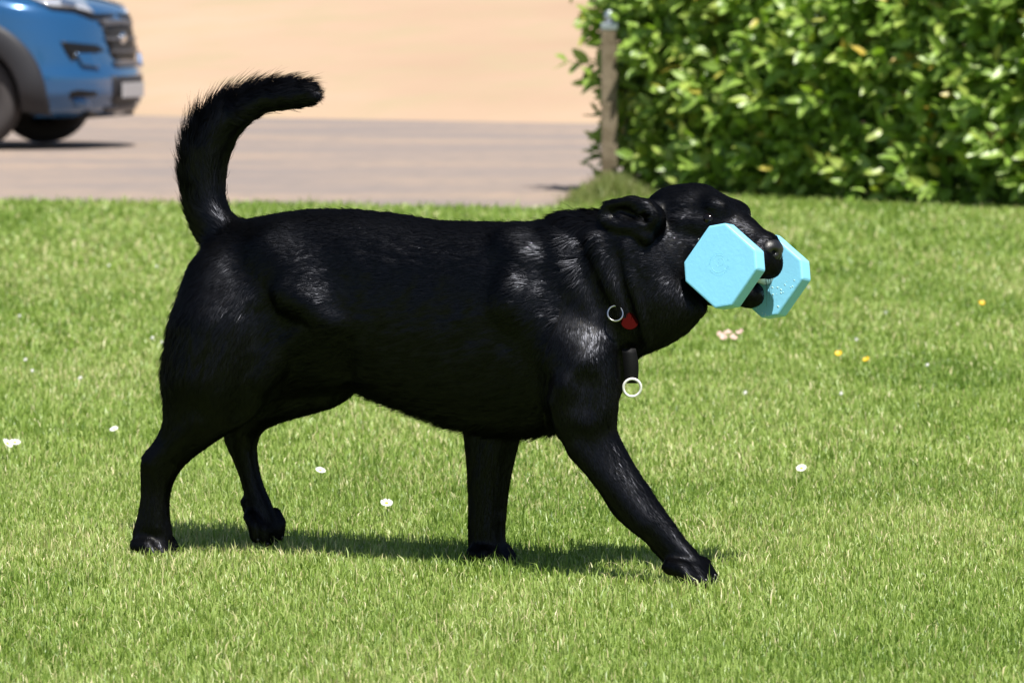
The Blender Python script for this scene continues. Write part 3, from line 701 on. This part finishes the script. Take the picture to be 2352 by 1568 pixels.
paw(350, 1250, -0.07, R(-8), name='leg_nh', pitch=-0.25, size=0.95)
paw(606, 1192, 0.07, R(-25), name='leg_fh', pitch=-1.0, size=0.85)
cap([dpx(1508, 1256, -0.05), dpx(1516, 1266, -0.05)], [0.009, 0.008], 0.01, 'leg_nf')     # carpal pad
cap([dpx(562, 1150, 0.06), dpx(568, 1170, 0.06)], [0.008, 0.008], 0.006, 'leg_fh')

def surface_nets(F, g):
    """naive surface nets: smooth closed mesh of F = 0"""
    neg = F < 0; nu, nw, nz = F.shape
    cnt = sum(neg[i:nu - 1 + i, j:nw - 1 + j, l:nz - 1 + l].astype(np.int8) for i in (0, 1) for j in (0, 1) for l in (0, 1))
    act = np.argwhere((cnt > 0) & (cnt < 8)); idx = np.full((nu - 1, nw - 1, nz - 1), -1, np.int32); idx[tuple(act.T)] = np.arange(len(act))
    cor = [(i, j, l) for i in (0, 1) for j in (0, 1) for l in (0, 1)]
    val = np.stack([F[act[:, 0] + i, act[:, 1] + j, act[:, 2] + l] for i, j, l in cor], 1)
    acc = np.zeros((len(act), 3)); num = np.zeros(len(act))
    for a in range(8):
        for b in range(a + 1, 8):
            ca, cb = np.array(cor[a]), np.array(cor[b])
            if np.abs(ca - cb).sum() != 1: continue
            va, vb = val[:, a], val[:, b]; x = (va < 0) != (vb < 0); t = np.where(x, va / np.where(x, va - vb, 1), 0)
            acc += x[:, None] * (ca + t[:, None] * (cb - ca)); num += x
    v = act + acc / num[:, None]
    V = np.stack([g[0][0] + v[:, 0] * VX, g[1][0] + v[:, 1] * VX, g[2][0] + v[:, 2] * VX], 1)
    Q = []
    for ax in range(3):
        s0 = [slice(None)] * 3; s1 = [slice(None)] * 3; s0[ax] = slice(0, -1); s1[ax] = slice(1, None)
        x = np.argwhere(neg[tuple(s0)] != neg[tuple(s1)]); o1, o2 = [(1, 2), (2, 0), (0, 1)][ax]
        x = x[(x[:, o1] > 0) & (x[:, o2] > 0) & (x[:, o1] < F.shape[o1] - 1) & (x[:, o2] < F.shape[o2] - 1)]
        fl = neg[tuple(x.T)]
        def at(a, b):
            y = x.copy(); y[:, o1] -= a; y[:, o2] -= b; return idx[tuple(y.T)]
        q = np.stack([at(1, 1), at(0, 1), at(0, 0), at(1, 0)], 1); q[~fl] = q[~fl][:, ::-1]; Q.append(q)
    return V, np.concatenate(Q)
DV, DQ = surface_nets(SDF, (GU, GW, GZ))
# keep the largest connected piece, smooth a little
nb_a = np.concatenate([DQ[:, i] for i in range(4)]); nb_b = np.concatenate([DQ[:, (i + 1) % 4] for i in range(4)])
for _ in range(3):
    S = np.zeros_like(DV); C = np.zeros(len(DV)); np.add.at(S, nb_a, DV[nb_b]); np.add.at(S, nb_b, DV[nb_a]); np.add.at(C, nb_a, 1); np.add.at(C, nb_b, 1)
    DV = DV * 0.5 + 0.5 * S / C[:, None]
M_coat = mat("black_coat", (0.001, 0.001, 0.0011), 0.42, 0.10)
M_black_skin = mat("black_nose_leather", (0.006, 0.0055, 0.006), 0.38, 0.5, bump=(420, 0.35, 0.002))
M_claw = mat("dark_horn", (0.02, 0.016, 0.014), 0.3, 0.5)
dog_me = mesh_np('dog', DV, DQ)
dog = link('dog', dog_me, M_coat)
dog.matrix_world = Matrix(((DU[0], DW[0], 0, O0[0]), (DU[1], DW[1], 0, O0[1]), (0, 0, 1, 0), (0, 0, 0, 1)))
tag(dog, 'black labrador-type dog walking on the lawn with a blue dumbbell in its mouth', 'dog')
NOR = np.zeros(len(DV) * 3, np.float32); dog_me.vertices.foreach_get('normal', NOR); NOR = NOR.reshape(-1, 3)

def uv_ell(name, c, axes, rad, m, parent, seg=20, rings=12):
    bm = bmesh.new(); bmesh.ops.create_uvsphere(bm, u_segments=seg, v_segments=rings, radius=1.0)
    for v in bm.verts:
        q = np.array(v.co); p = np.asarray(c) + sum(q[i] * rad[i] * np.asarray(axes)[i] for i in range(3)); v.co = Vector(p)
    return link(name, bm_mesh(name, bm, True), m, parent)
# nose leather
bm = bmesh.new(); bmesh.ops.create_icosphere(bm, subdivisions=4, radius=1.0); nc = hpx(1770, 577)
for v in bm.verts:
    q = np.array(v.co); x, y, z = q
    r = 1.0
    for s in (1, -1):                                # nostrils and the groove between
        dd = math.hypot(y - 0.52 * s, (z + 0.10) * 1.3) if x > 0.2 else 9
        r -= 0.42 * math.exp(-(dd / 0.20) ** 2)
    if x > 0.2: r -= 0.10 * math.exp(-(y / 0.09) ** 2) * (z < 0.25)
    wd = 1.0 if z > -0.1 else max(0.62, 1 + (z + 0.1) * 0.5)
    p = nc + HF0[0] * x * r * 0.0205 + HF0[1] * y * r * 0.0265 * wd + HF0[2] * z * r * 0.0235; v.co = Vector(p)
link('nose', bm_mesh('nose', bm, True), M_black_skin, dog)
# eyes
M_eye = mat("dark_brown_eye", (0.003, 0.0018, 0.0014), 0.09, 0.35)
ep = surf(1629, 504)
for e_c in (ep + VIEW * 0.0076, None):
    if e_c is None:
        rel = to_world(ep + VIEW * 0.0076) - BAR; e_c = to_dog(BAR + rel - 2 * hN * (rel @ hN))
    uv_ell('eye', e_c, HX, (0.0118, 0.0118, 0.0118), M_eye, dog)
for (c, d, up, s) in CLAWS:
    pts = [c - d * 0.004 * s, c + d * 0.004 * s + up * 0.001, c + d * 0.010 * s - up * 0.003]
    link('claw', tube_mesh('claw', pts, [0.0042 * s, 0.0034 * s, 0.0008], 8), M_claw, dog)

# ---- coat of hair
FLOW = {'torso': [[(1250, 560), (900, 535), (560, 540)], [(1250, 690), (900, 700), (560, 700)], [(1220, 840), (950, 870), (720, 850)], [(540, 560), (450, 690), (400, 850)], [(1440, 680), (1425, 800), (1400, 930)]],
        'neck': [[(1540, 490), (1400, 510), (1250, 560)], [(1520, 560), (1400, 640), (1290, 720)], [(1610, 690), (1500, 760), (1420, 840)], [(1460, 600), (1470, 700), (1480, 780)]],
        'leg_nf': [[(1330, 800), (1350, 960), (1440, 1110), (1520, 1240), (1600, 1310)]], 'leg_ff': [[(1130, 850), (1125, 1000), (1118, 1290)]],
        'leg_nh': [[(560, 640), (480, 820), (430, 960)], [(430, 980), (360, 1060), (352, 1280)]], 'leg_fh': [[(700, 800), (700, 900), (560, 1000)], [(560, 1010), (575, 1120), (620, 1230)]],
        'tail': [[(540, 580), (470, 480), (465, 350), (520, 250), (620, 222), (740, 212)]]}
def flow_field(P, N):
    n = len(P); acc = np.zeros((n, 3)); iu = np.stack([np.clip(((P[:, i] - G[0]) / VX).round().astype(int), 0, len(G) - 1) for i, G in enumerate((GU, GW, GZ))], 1)
    wsum = {}; dist = {}
    for name, fields in PARTS.items():
        d = np.full(n, 0.2)
        for sl, F in fields:
            loc = iu - np.array([s.start for s in sl]); ok = ((loc >= 0) & (loc < np.array(F.shape))).all(1)
            d[ok] = np.minimum(d[ok], F[tuple(loc[ok].T)])
        dist[name] = d
    for name in PARTS:
        wt = np.exp(-np.clip(dist[name], 0, 1) / 0.012)
        if name == 'neck':
            fw = np.clip(((P - hpx(1490, 540)) @ HX[0] + 0.012) / 0.03, 0, 1); wt = wt * (1 - 0.97 * fw) * (1 - 0.94 * np.exp(-np.clip(dist['head'], 0, 1) / 0.008)) * (1 - 0.6 * np.exp(-np.clip(dist['ear'], 0, 1) / 0.006))
        wsum[name] = wt
        if name in FLOW:
            bd = np.full(n, 9.0); dr = np.zeros((n, 3))
            for pl in FLOW[name]:
                Q = np.array([dpx(*q) for q in pl])[:, [0, 2]]
                for i in range(len(Q) - 1):
                    a, e = Q[i], Q[i + 1] - Q[i]; t = np.clip(((P[:, [0, 2]] - a) @ e) / (e @ e), 0, 1)
                    dd = np.hypot(*(P[:, [0, 2]] - a - t[:, None] * e).T); b = dd < bd; bd[b] = dd[b]; dr[b] = [e[0], 0, e[1]] / np.linalg.norm(e)
        else:
            dr = np.tile(-HX[0] * 0.9 - HX[2] * 0.35, (n, 1))
        acc += dr * wt[:, None]
    acc += np.array([0, 0, -0.10]); acc -= N * (acc * N).sum(1, keepdims=True)
    return acc / (np.linalg.norm(acc, axis=1, keepdims=True) + 1e-9), wsum
def fur():
    tri = np.concatenate([DQ[:, [0, 1, 2]], DQ[:, [0, 2, 3]]]); A, B, Cc = DV[tri[:, 0]], DV[tri[:, 1]], DV[tri[:, 2]]
    nn = np.cross(B - A, Cc - A); area = np.linalg.norm(nn, axis=1) / 2; nn = nn / (2 * area[:, None] + 1e-12)
    face = 0.35 + 0.65 * (nn @ -VIEW > -0.35); pr = area * face; pr /= pr.sum()
    n = FUR_N; f = rng.choice(len(tri), n, p=pr); a, b = rng.random(n), rng.random(n); fl = a + b > 1; a[fl] = 1 - a[fl]; b[fl] = 1 - b[fl]
    P = A[f] + (B[f] - A[f]) * a[:, None] + (Cc[f] - A[f]) * b[:, None]
    Nn = sum(NOR[tri[f, i]] * wgt[:, None] for i, wgt in enumerate((1 - a - b, a, b))); Nn /= np.linalg.norm(Nn, axis=1, keepdims=True) + 1e-9
    T, W = flow_field(P, Nn); S = np.cross(Nn, T)
    tot = sum(W.values()) + 1e-9; fr = {k_: v / tot for k_, v in W.items()}
    leg = sum(fr.get(k_, 0) for k_ in ('leg_nf', 'leg_ff', 'leg_nh', 'leg_fh')); low = np.clip((0.30 - P[:, 2]) / 0.18, 0, 1)
    L = 0.017 * fr['torso'] + 0.038 * fr['neck'] + 0.009 * fr['head'] + 0.013 * fr['ear'] + 0.024 * fr['tail'] + leg * (0.016 - 0.009 * low)
    fw = np.clip(((P - hpx(1490, 540)) @ HX[0] + 0.012) / 0.03, 0, 1); L = L * (1 - fw) + np.minimum(L, 0.010) * fw
    lift = np.full(n, 0.20); lift -= 0.06 * fr['head']
    # longer hair on the back of the tail, the breeches, the belly line and the chest
    out = np.clip((Nn * np.array([-0.75, 0, 0.65])).sum(1) + 0.1, 0, 1) * fr['tail']; L += 0.046 * out ** 2 * rng.random(n) ** 1.5; lift += 0.5 * out
    br = np.clip(-Nn[:, 0], 0, 1) * np.exp(-((P[:, 2] - 0.40) / 0.12) ** 2) * (P[:, 0] < -0.48); L += 0.026 * br; lift += 0.40 * br * rng.random(n)
    be = np.clip(-Nn[:, 2] - 0.3, 0, 1) * fr['torso']; L += 0.030 * be * rng.random(n); lift += 1.1 * be * rng.random(n)
    ch = np.clip(Nn[:, 0], 0, 1) * (P[:, 0] > 0.3) * (P[:, 2] < 0.45); L += 0.018 * ch * rng.random(n)
    # clumps: neighbouring hairs share a bend
    q1 = vnoise(P[:, 0] * 55 + 30 + P[:, 1] * 31, P[:, 2] * 55 + 30, 11) - 0.5; q2 = vnoise(P[:, 0] * 140 + 30 + P[:, 1] * 80, P[:, 2] * 140 + 30, 12) - 0.5
    al = (P * T).sum(1); ac = (P * S).sum(1); q3 = vnoise(al * 38 + 40, ac * 210 + 60, 13) - 0.5; q4 = vnoise(al * 70 + 40, ac * 420 + 60, 14) - 0.5
    long_ = np.clip(L / 0.02, 0.4, 2)
    lift = lift + 0.10 * fr['neck'] * (1 - fw)
    side = (q1 * (0.70 + 1.1 * fr['neck'] * (1 - fw)) + q2 * 0.45) * long_ + rng.normal(0, 0.10, n); lift = lift + q2 * 0.12 * long_ + np.abs(rng.normal(0, 0.04, n))
    stray = (rng.random(n) < 0.035) * (1 - fr['head']); lift = lift + 0.5 * stray * rng.random(n)
    L = L * rng.uniform(0.65, 1.2, n)
    D0 = T + S * side[:, None] * 0.7 + Nn * lift[:, None] * 1.4; D0 /= np.linalg.norm(D0, axis=1, keepdims=True)
    D1 = T + S * side[:, None] + Nn * (lift * 0.35 + np.clip(lift - 0.38, 0, 1) * 0.6)[:, None]; D1 /= np.linalg.norm(D1, axis=1, keepdims=True)
    D2 = T + S * (side * 1.1)[:, None] + Nn * (lift * 0.05 - 0.05 + np.clip(lift - 0.38, 0, 1) * 0.7)[:, None]; D2 /= np.linalg.norm(D2, axis=1, keepdims=True)
    P0 = P - Nn * (L * 0.06)[:, None]; s = (L / 3)[:, None]; P1 = P0 + D0 * s; P2 = P1 + D1 * s; P3 = P2 + D2 * s
    pts = np.stack([P0, P1, P2, P3], 1).astype(np.float32)
    hc = bpy.data.hair_curves.new('fur'); hc.add_curves([4] * n); hc.attributes['position'].data.foreach_set('vector', pts.ravel())
    ra = hc.attributes.get('radius') or hc.attributes.new('radius', 'FLOAT', 'POINT')
    rad = np.tile(np.array([0.00029, 0.00027, 0.00021, 0.00005], np.float32), (n, 1)) * rng.uniform(0.7, 1.2, (n, 1)).astype(np.float32)
    ra.data.foreach_set('value', rad.ravel())
    # the coat lies flat, so each hair is shaded with the skin's normal, tilted a little by its own clump
    NN_ = Nn + S * (q1 * 0.14 + q3 * 0.30 + q4 * 0.2 + rng.normal(0, 0.05, n))[:, None] + T * (q3 * 0.26 + q4 * 0.26 + q1 * 0.10 + rng.normal(0, 0.07, n))[:, None]
    NN_ /= np.linalg.norm(NN_, axis=1, keepdims=True)
    na = hc.attributes.new('coat_normal', 'FLOAT_VECTOR', 'CURVE'); na.data.foreach_set('vector', NN_.astype(np.float32).ravel())
    m = bpy.data.materials.new("black_fur"); m.use_nodes = True; nt = m.node_tree; nt.nodes.remove(nt.nodes["Principled BSDF"])
    b_ = nt.nodes.new("ShaderNodeBsdfGlossy"); b_.inputs["Color"].default_value = (0.0098, 0.0103, 0.0122, 1); b_.inputs["Roughness"].default_value = 0.30
    d_ = nt.nodes.new("ShaderNodeBsdfDiffuse"); d_.inputs["Color"].default_value = (0.0009, 0.0009, 0.0010, 1)
    c_ = nt.nodes.new("ShaderNodeBsdfGlossy"); c_.inputs["Color"].default_value = (0.0062, 0.0065, 0.0076, 1); c_.inputs["Roughness"].default_value = 0.50
    ad = nt.nodes.new("ShaderNodeAddShader"); a2 = nt.nodes.new("ShaderNodeAddShader")
    nt.links.new(b_.outputs[0], ad.inputs[0]); nt.links.new(c_.outputs[0], ad.inputs[1]); nt.links.new(ad.outputs[0], a2.inputs[0]); nt.links.new(d_.outputs[0], a2.inputs[1])
    nt.links.new(a2.outputs[0], nt.nodes["Material Output"].inputs[0])
    at = nt.nodes.new("ShaderNodeAttribute"); at.attribute_name = 'coat_normal'
    vt = nt.nodes.new("ShaderNodeVectorTransform"); vt.vector_type = 'NORMAL'; vt.convert_from = 'OBJECT'; vt.convert_to = 'WORLD'
    nt.links.new(at.outputs["Vector"], vt.inputs[0]); nt.links.new(vt.outputs[0], b_.inputs["Normal"]); nt.links.new(vt.outputs[0], c_.inputs["Normal"])
    o = bpy.data.objects.new('fur', hc); COL.objects.link(o); hc.materials.append(m); o.parent = dog; o['kind'] = 'stuff'
FUR_N = 420000
fur()
van()
# ------------------------------------------------------------------ dumbbell
def wave_noise_mat():
    m = mat("cyan_plastic", (0.20, 0.53, 0.74), 0.42, 0.45, noise=(55, (0.21, 0.55, 0.76), 5), bump=(160, 0.12, 0.003)); return m
M_cyan = wave_noise_mat(); M_bar = mat("pale_bar", (0.78, 0.76, 0.70), 0.5, noise=(60, (0.62, 0.58, 0.50), 5))
def dumbbell():
    inp = R(34.47); a = hF * math.cos(inp) - hU0 * math.sin(inp); b = hF * math.sin(inp) + hU0 * math.cos(inp)
    root = empty('retrieving_dumbbell', BAR); tag(root, 'sky blue plastic retrieving dumbbell with square-cut plates held in the dog\'s mouth', 'dumbbell')
    L = lambda p: Vector(np.asarray(p) - BAR)
    hs, ch = 0.0612, 0.0231; kk = hs - ch
    oct_ = [(-hs, kk), (-kk, hs), (kk, hs), (hs, kk), (hs, -kk), (kk, -hs), (-kk, -hs), (-hs, -kk)]
    objs = []
    for o0, o1 in ((0.0, 0.030), (0.153, 0.183)):
        bm = bmesh.new(); f0 = [bm.verts.new(L(DB - hN * o0 + a * i + b * j)) for i, j in oct_]; f1 = [bm.verts.new(L(DB - hN * o1 + a * i + b * j)) for i, j in oct_]
        bm.faces.new(f0); bm.faces.new(f1[::-1])
        for i in range(8): bm.faces.new((f0[i], f1[i], f1[(i + 1) % 8], f0[(i + 1) % 8]))
        bmesh.ops.recalc_face_normals(bm, faces=bm.faces)
        bmesh.ops.bevel(bm, geom=list(bm.edges), offset=0.0042, segments=3, affect='EDGES', profile=0.6, clamp_overlap=True)
        me = bm_mesh('plate', bm, False); o = link('plate', me, M_cyan, root); objs.append(o)
    link('bar', tube_mesh('bar', [L(BAR + hN * 0.062), L(BAR + hN * 0.02), L(BAR - hN * 0.02), L(BAR - hN * 0.062)], [0.0165, 0.013, 0.013, 0.0165], 20), M_bar, root)
    # moulded mark: ring, curl and a circle of small raised strokes on the outer face
    cc = DB + a * -0.003 + b * 0.001 - hN * 0.0001
    def arc(r, t0, t1, n, ox=0, oy=0): return [L(cc + hF * (ox + r * math.cos(t)) + hU0 * (oy + r * math.sin(t))) for t in np.linspace(t0, t1, n)]
    link('moulded_ring', tube_mesh('moulded_ring', arc(.0145, R(60), R(330), 40), .00035, 6), M_cyan, objs[0])
    link('moulded_curl', tube_mesh('moulded_curl', arc(.0062, R(-120), R(150), 24, .003, .004), .00035, 6), M_cyan, objs[0])
    link('moulded_curl', tube_mesh('moulded_curl', arc(.0034, R(30), R(300), 18, -.001, -.001), .0003, 6), M_cyan, objs[0])
    bm = bmesh.new()
    for i, t in enumerate(np.linspace(R(75), R(385), 27)):
        if 9 < i % 14 < 12: continue
        for dt in (-.035, .035):
            p = cc + hF * .0185 * math.cos(t + dt) + hU0 * .0185 * math.sin(t + dt); rd = hF * math.cos(t) + hU0 * math.sin(t); tg = -hF * math.sin(t) + hU0 * math.cos(t)
            q = [p + rd * .0012 * s1 + tg * .00025 * s2 for s1, s2 in ((-1, -1), (1, -1), (1, 1), (-1, 1))]
            lo = [bm.verts.new(L(v - hN * .0004)) for v in q]; hi = [bm.verts.new(L(v + hN * .0003)) for v in q]
            bm.faces.new(hi); [bm.faces.new((lo[k_], lo[(k_ + 1) % 4], hi[(k_ + 1) % 4], hi[k_])) for k_ in range(4)]
    o = link('moulded_lettering', bm_mesh('moulded_lettering', bm), M_cyan, objs[0]); o['kind'] = 'stuff'
    # tooth marks chewed into the inner face and rim of the far plate
    bm = bmesh.new(); base = DB - hN * 0.153
    for i in range(26):
        ti, tj = (rng.uniform(.020, .056), rng.uniform(-.03, .03)) if i < 14 else (rng.uniform(.0, .05), rng.uniform(-.056, -.05))
        p = base + a * ti + b * tj + hN * .0002; r_ = bmesh.ops.create_icosphere(bm, subdivisions=1, radius=rng.uniform(.0006, .0016)); st = rng.uniform(.7, 2.2)
        for v in r_['verts']: v.co = L(p + a * v.co.x * st + b * v.co.y + hN * v.co.z * .5)
    o = link('tooth_marks', bm_mesh('tooth_marks', bm), mat("scuffed_plastic", (0.42, 0.66, 0.72), 0.7), objs[1]); o['kind'] = 'stuff'
dumbbell()
# whiskers
M_whisk = mat("whisker", (0.006, 0.006, 0.006), 0.4)
for i in range(7):
    p = hpx(1752 + rng.uniform(-14, 8), 610 + rng.uniform(-12, 14)) - nD * rng.uniform(-.004, .02); L_ = rng.uniform(.03, .05)
    d = HX[0] * 0.35 - HX[1] * rng.uniform(.4, .8) - HX[2] * rng.uniform(.3, .9); d /= np.linalg.norm(d)
    link('whisker', tube_mesh('whisker', [p, p + d * L_ * .4, p + d * L_ * .75 - HX[2] * .004, p + d * L_ - HX[2] * .012], [.0004, .00035, .00028, .0001], 5), M_whisk, dog)

# ------------------------------------------------------------------ collar, tag
M_nylon = mat("black_webbing", (0.003, 0.003, 0.0035), 0.6, 0.15, bump=(500, 0.4, 0.001))
M_ring = mat("polished_steel", (0.55, 0.54, 0.52), 0.10, 0.5, metal=1.0)
M_ring2 = mat("sun_whitened_steel", (0.85, 0.84, 0.82), 0.38, 0.6, metal=0.25)  # near white, barely metallic: sun glare on the ring put into its colour
M_red = mat("shaded_red_enamel", (0.030, 0.0010, 0.0005), 0.6, 0.02)  # red lowered to very dark: shade on the tag put into its colour
def wv(q): return Vector(to_world(q))
def ring_mesh(name, c, ax, ay, r, tr, flat=1.0, n=36): return tube_mesh(name, [wv(c + (ax * math.cos(t) + ay * math.sin(t)) * r) for t in np.linspace(0, 2 * math.pi, n, endpoint=False)], tr, 8, True)
def collar():
    top, bot = dpx(1345, 512), dpx(1448, 796); c = (top + bot) / 2; ax = (bot - top); hl = np.linalg.norm(ax) / 2; ax /= np.linalg.norm(ax)
    wdt = np.array([0, 1.0, 0]); nr = np.cross(ax, wdt)
    root = empty('dog_collar', wv(c)); tag(root, 'black webbing collar with steel rings half hidden in the dog\'s neck fur', 'collar')
    inv = Matrix.Translation(-wv(c))
    bm = bmesh.new(); A_, B_ = [], []
    for t in np.linspace(0, 2 * math.pi, 64, endpoint=False):
        p = c + ax * hl * math.cos(t) + wdt * 0.066 * math.sin(t); A_.append(bm.verts.new(inv @ wv(p - nr * .011))); B_.append(bm.verts.new(inv @ wv(p + nr * .011)))
    for i in range(64): bm.faces.new((A_[i], A_[(i + 1) % 64], B_[(i + 1) % 64], B_[i]))
    r_ = bmesh.ops.solidify(bm, geom=list(bm.faces), thickness=0.003)
    link('band', bm_mesh('band', bm, True), M_nylon, root)
    rx = np.array([1.0, 0, 0]); rz = np.array([0, 0, 1.0]); vx = np.cross(VIEW, rz); vx /= np.linalg.norm(vx); vz = np.cross(vx, VIEW)
    q = surf(1413, 720) - VIEW * 0.010
    me = ring_mesh('ring', q, vx, vz * 1.0 + VIEW * 0.35, .0128, .0017); me.transform(inv); link('ring', me, M_ring, root)
    s0 = dpx(1444, 800, -0.05); s1 = dpx(1449, 880, -0.05)
    bm = bmesh.new(); rows = []
    for t in np.linspace(0, 1, 8):
        p = s0 + (s1 - s0) * t + np.array([0.0025 * math.sin(t * 3), 0, 0]); w_ = .0118 + .001 * math.sin(t * 4)
        rows.append([bm.verts.new(inv @ wv(p + vx * w_ * sx + VIEW * .002 * sy)) for sx, sy in ((-1, -1), (1, -1), (1, 1), (-1, 1))])
    for i in range(7):
        for k_ in range(4): bm.faces.new((rows[i][k_], rows[i][(k_ + 1) % 4], rows[i + 1][(k_ + 1) % 4], rows[i + 1][k_]))
    bm.faces.new(rows[0]); bm.faces.new(rows[-1][::-1]); link('pull_loop', bm_mesh('pull_loop', bm, True), M_nylon, root)
    rc = dpx(1452, 890, -0.05); me = ring_mesh('ring', rc, vx, vz + VIEW * -0.25, .0148, .0023); me.transform(inv); link('ring', me, M_ring2, root)
    tq = surf(1446, 737); tq = (tq if tq is not None else dpx(1446, 737, -.09)) - VIEW * 0.005
    bm = bmesh.new(); bmesh.ops.create_cone(bm, cap_ends=True, segments=36, radius1=.0150, radius2=.0150, depth=.0018)
    Mx = Matrix([[*(to_world(v_) - O0), 0] for v_ in (vx, vz, VIEW)] + [[0, 0, 0, 1]]).transposed()
    bmesh.ops.bevel(bm, geom=list(bm.edges), offset=.0003, segments=1, affect='EDGES')
    o = link('identity_tag', bm_mesh('identity_tag', bm), M_red); o.matrix_world = Matrix.Translation(wv(tq)) @ Mx @ Matrix.Rotation(R(12), 4, 'X')
    tag(o, 'small round dark red disc hanging beside the collar ring', 'dog tag')
collar()

# ------------------------------------------------------------------ flowers in the lawn
M_petal = mat("white_petal", (0.78, 0.76, 0.74), 0.6, trans=((0.8, 0.8, 0.8), 0.25)); M_yolk = mat("flower_disc", (0.62, 0.40, 0.03), 0.7); M_stalk = mat("flower_stalk", (0.10, 0.17, 0.03), 0.6)
M_pink = mat("pinkish_petal", (0.62, 0.42, 0.38), 0.6, trans=((0.6, 0.4, 0.36), 0.25)); M_butter = mat("buttercup_petal", (0.72, 0.44, 0.02), 0.3, trans=((0.7, 0.5, 0.03), 0.2))
def flower(name, px, py, size, kind, label, cat, group=None, h=0.034):
    c = on_ground(px, py, h); root = empty(name, (c[0], c[1], 0), rng.normal(0, 0.3)); tag(root, label, cat, group)
    tilt = rng.normal(0, .18, 2) + np.array([0.5, 0]); Mt = Matrix.Translation((0, 0, h)) @ Matrix.Rotation(tilt[0], 4, 'X') @ Matrix.Rotation(tilt[1], 4, 'Y')
    link('stalk', tube_mesh('stalk', [(0, 0, -.005), (.002, .001, h * .5), (0, 0, h)], [.0009, .0008, .0007], 6), M_stalk, root)
    bm = bmesh.new(); n = {'daisy': 15, 'clover': 0, 'butter': 5, 'petal': 4}[kind]; r = size / 2
    if kind == 'clover':
        bmesh.ops.create_icosphere(bm, subdivisions=2, radius=r * .62)
        for i in range(40):
            ph = math.acos(1 - 1.3 * (i + .5) / 40); th = i * 2.399; d = Vector((math.sin(ph) * math.cos(th), math.sin(ph) * math.sin(th), math.cos(ph)))
            x = d.orthogonal().normalized(); y = d.cross(x); q = d * r * .5
            bm.faces.new([bm.verts.new(v) for v in (q - x * r * .12, q + d * r * .5 + y * r * .12, q + d * r * .6 - y * r * .12)])
    for i in range(n):
        t = 2 * math.pi * i / n + rng.normal(0, .06); wd_ = (0.20 if kind == 'daisy' else 0.55) * r; cu = .18 * r if kind == 'daisy' else .4 * r
        d = Vector((math.cos(t), math.sin(t), 0)); s = Vector((-math.sin(t), math.cos(t), 0)); zf = lambda q: Vector((0, 0, cu * q))
        P = [d * r * .15 - s * wd_ * .3, d * r * .6 - s * wd_ + zf(.3), d * r - s * wd_ * .5 + zf(.9), d * r + s * wd_ * .5 + zf(.9), d * r * .6 + s * wd_ + zf(.3), d * r * .15 + s * wd_ * .3]
        bm.faces.new([bm.verts.new(v) for v in P])
    bm.transform(Mt); link('petals', bm_mesh('petals', bm), {'daisy': M_petal, 'clover': M_petal, 'butter': M_butter, 'petal': M_pink}[kind], root)
    if kind in ('daisy', 'butter'):
        bm = bmesh.new(); bmesh.ops.create_uvsphere(bm, u_segments=12, v_segments=8, radius=r * (.32 if kind == 'daisy' else .22))
        for v in bm.verts: v.co.z *= .55
        bm.transform(Mt); link('disc', bm_mesh('disc', bm, True), M_yolk, root)
g_d = 'daisies scattered in the lawn'
flower('daisy', 17, 1018, .026, 'daisy', 'one of a touching pair of white daisies in the open lawn behind the dog', 'daisy', g_d); flower('daisy', 34, 1016, .026, 'daisy', 'one of a touching pair of white daisies in the open lawn behind the dog', 'daisy', g_d)
flower('daisy', 736, 1080, .022, 'daisy', 'white daisy in the grass seen below the dog\'s belly', 'daisy', g_d); flower('daisy', 888, 1155, .024, 'daisy', 'white daisy tilted over just behind the shadow under the dog', 'daisy', g_d)
flower('daisy', 1841, 1075, .022, 'daisy', 'lone white daisy in the grass ahead of the dog\'s front paw', 'daisy', g_d); flower('daisy', 262, 985, .020, 'daisy', 'small white daisy near the dog\'s hind leg', 'daisy', g_d)
g_c = 'small white clover flowers in the lawn'
for x, y in ((350, 776), (372, 786), (58, 826), (74, 852), (184, 868), (2034, 718), (1967, 780), (1712, 902), (1932, 904), (1857, 660), (2130, 838), (250, 610), (45, 726), (360, 612)):
    flower('clover_flower', x, y, .012, 'clover', 'tiny white clover flower head dotted in the lawn', 'clover flower', g_c, h=0.031)
for x, y in ((2255, 696), (1990, 826), (1926, 812)): flower('buttercup', x, y, .020, 'butter', 'tiny yellow buttercup in the lawn ahead of the dog', 'buttercup', 'buttercups in the lawn ahead of the dog')
for x, y in ((1654, 769), (1672, 764), (1700, 763), (1664, 776), (1684, 775)): flower('fallen_petal', x, y, .024, 'petal', 'fallen pinkish petal cluster in the grass below the dumbbell', 'petal', 'fallen petals below the dumbbell', h=0.030)
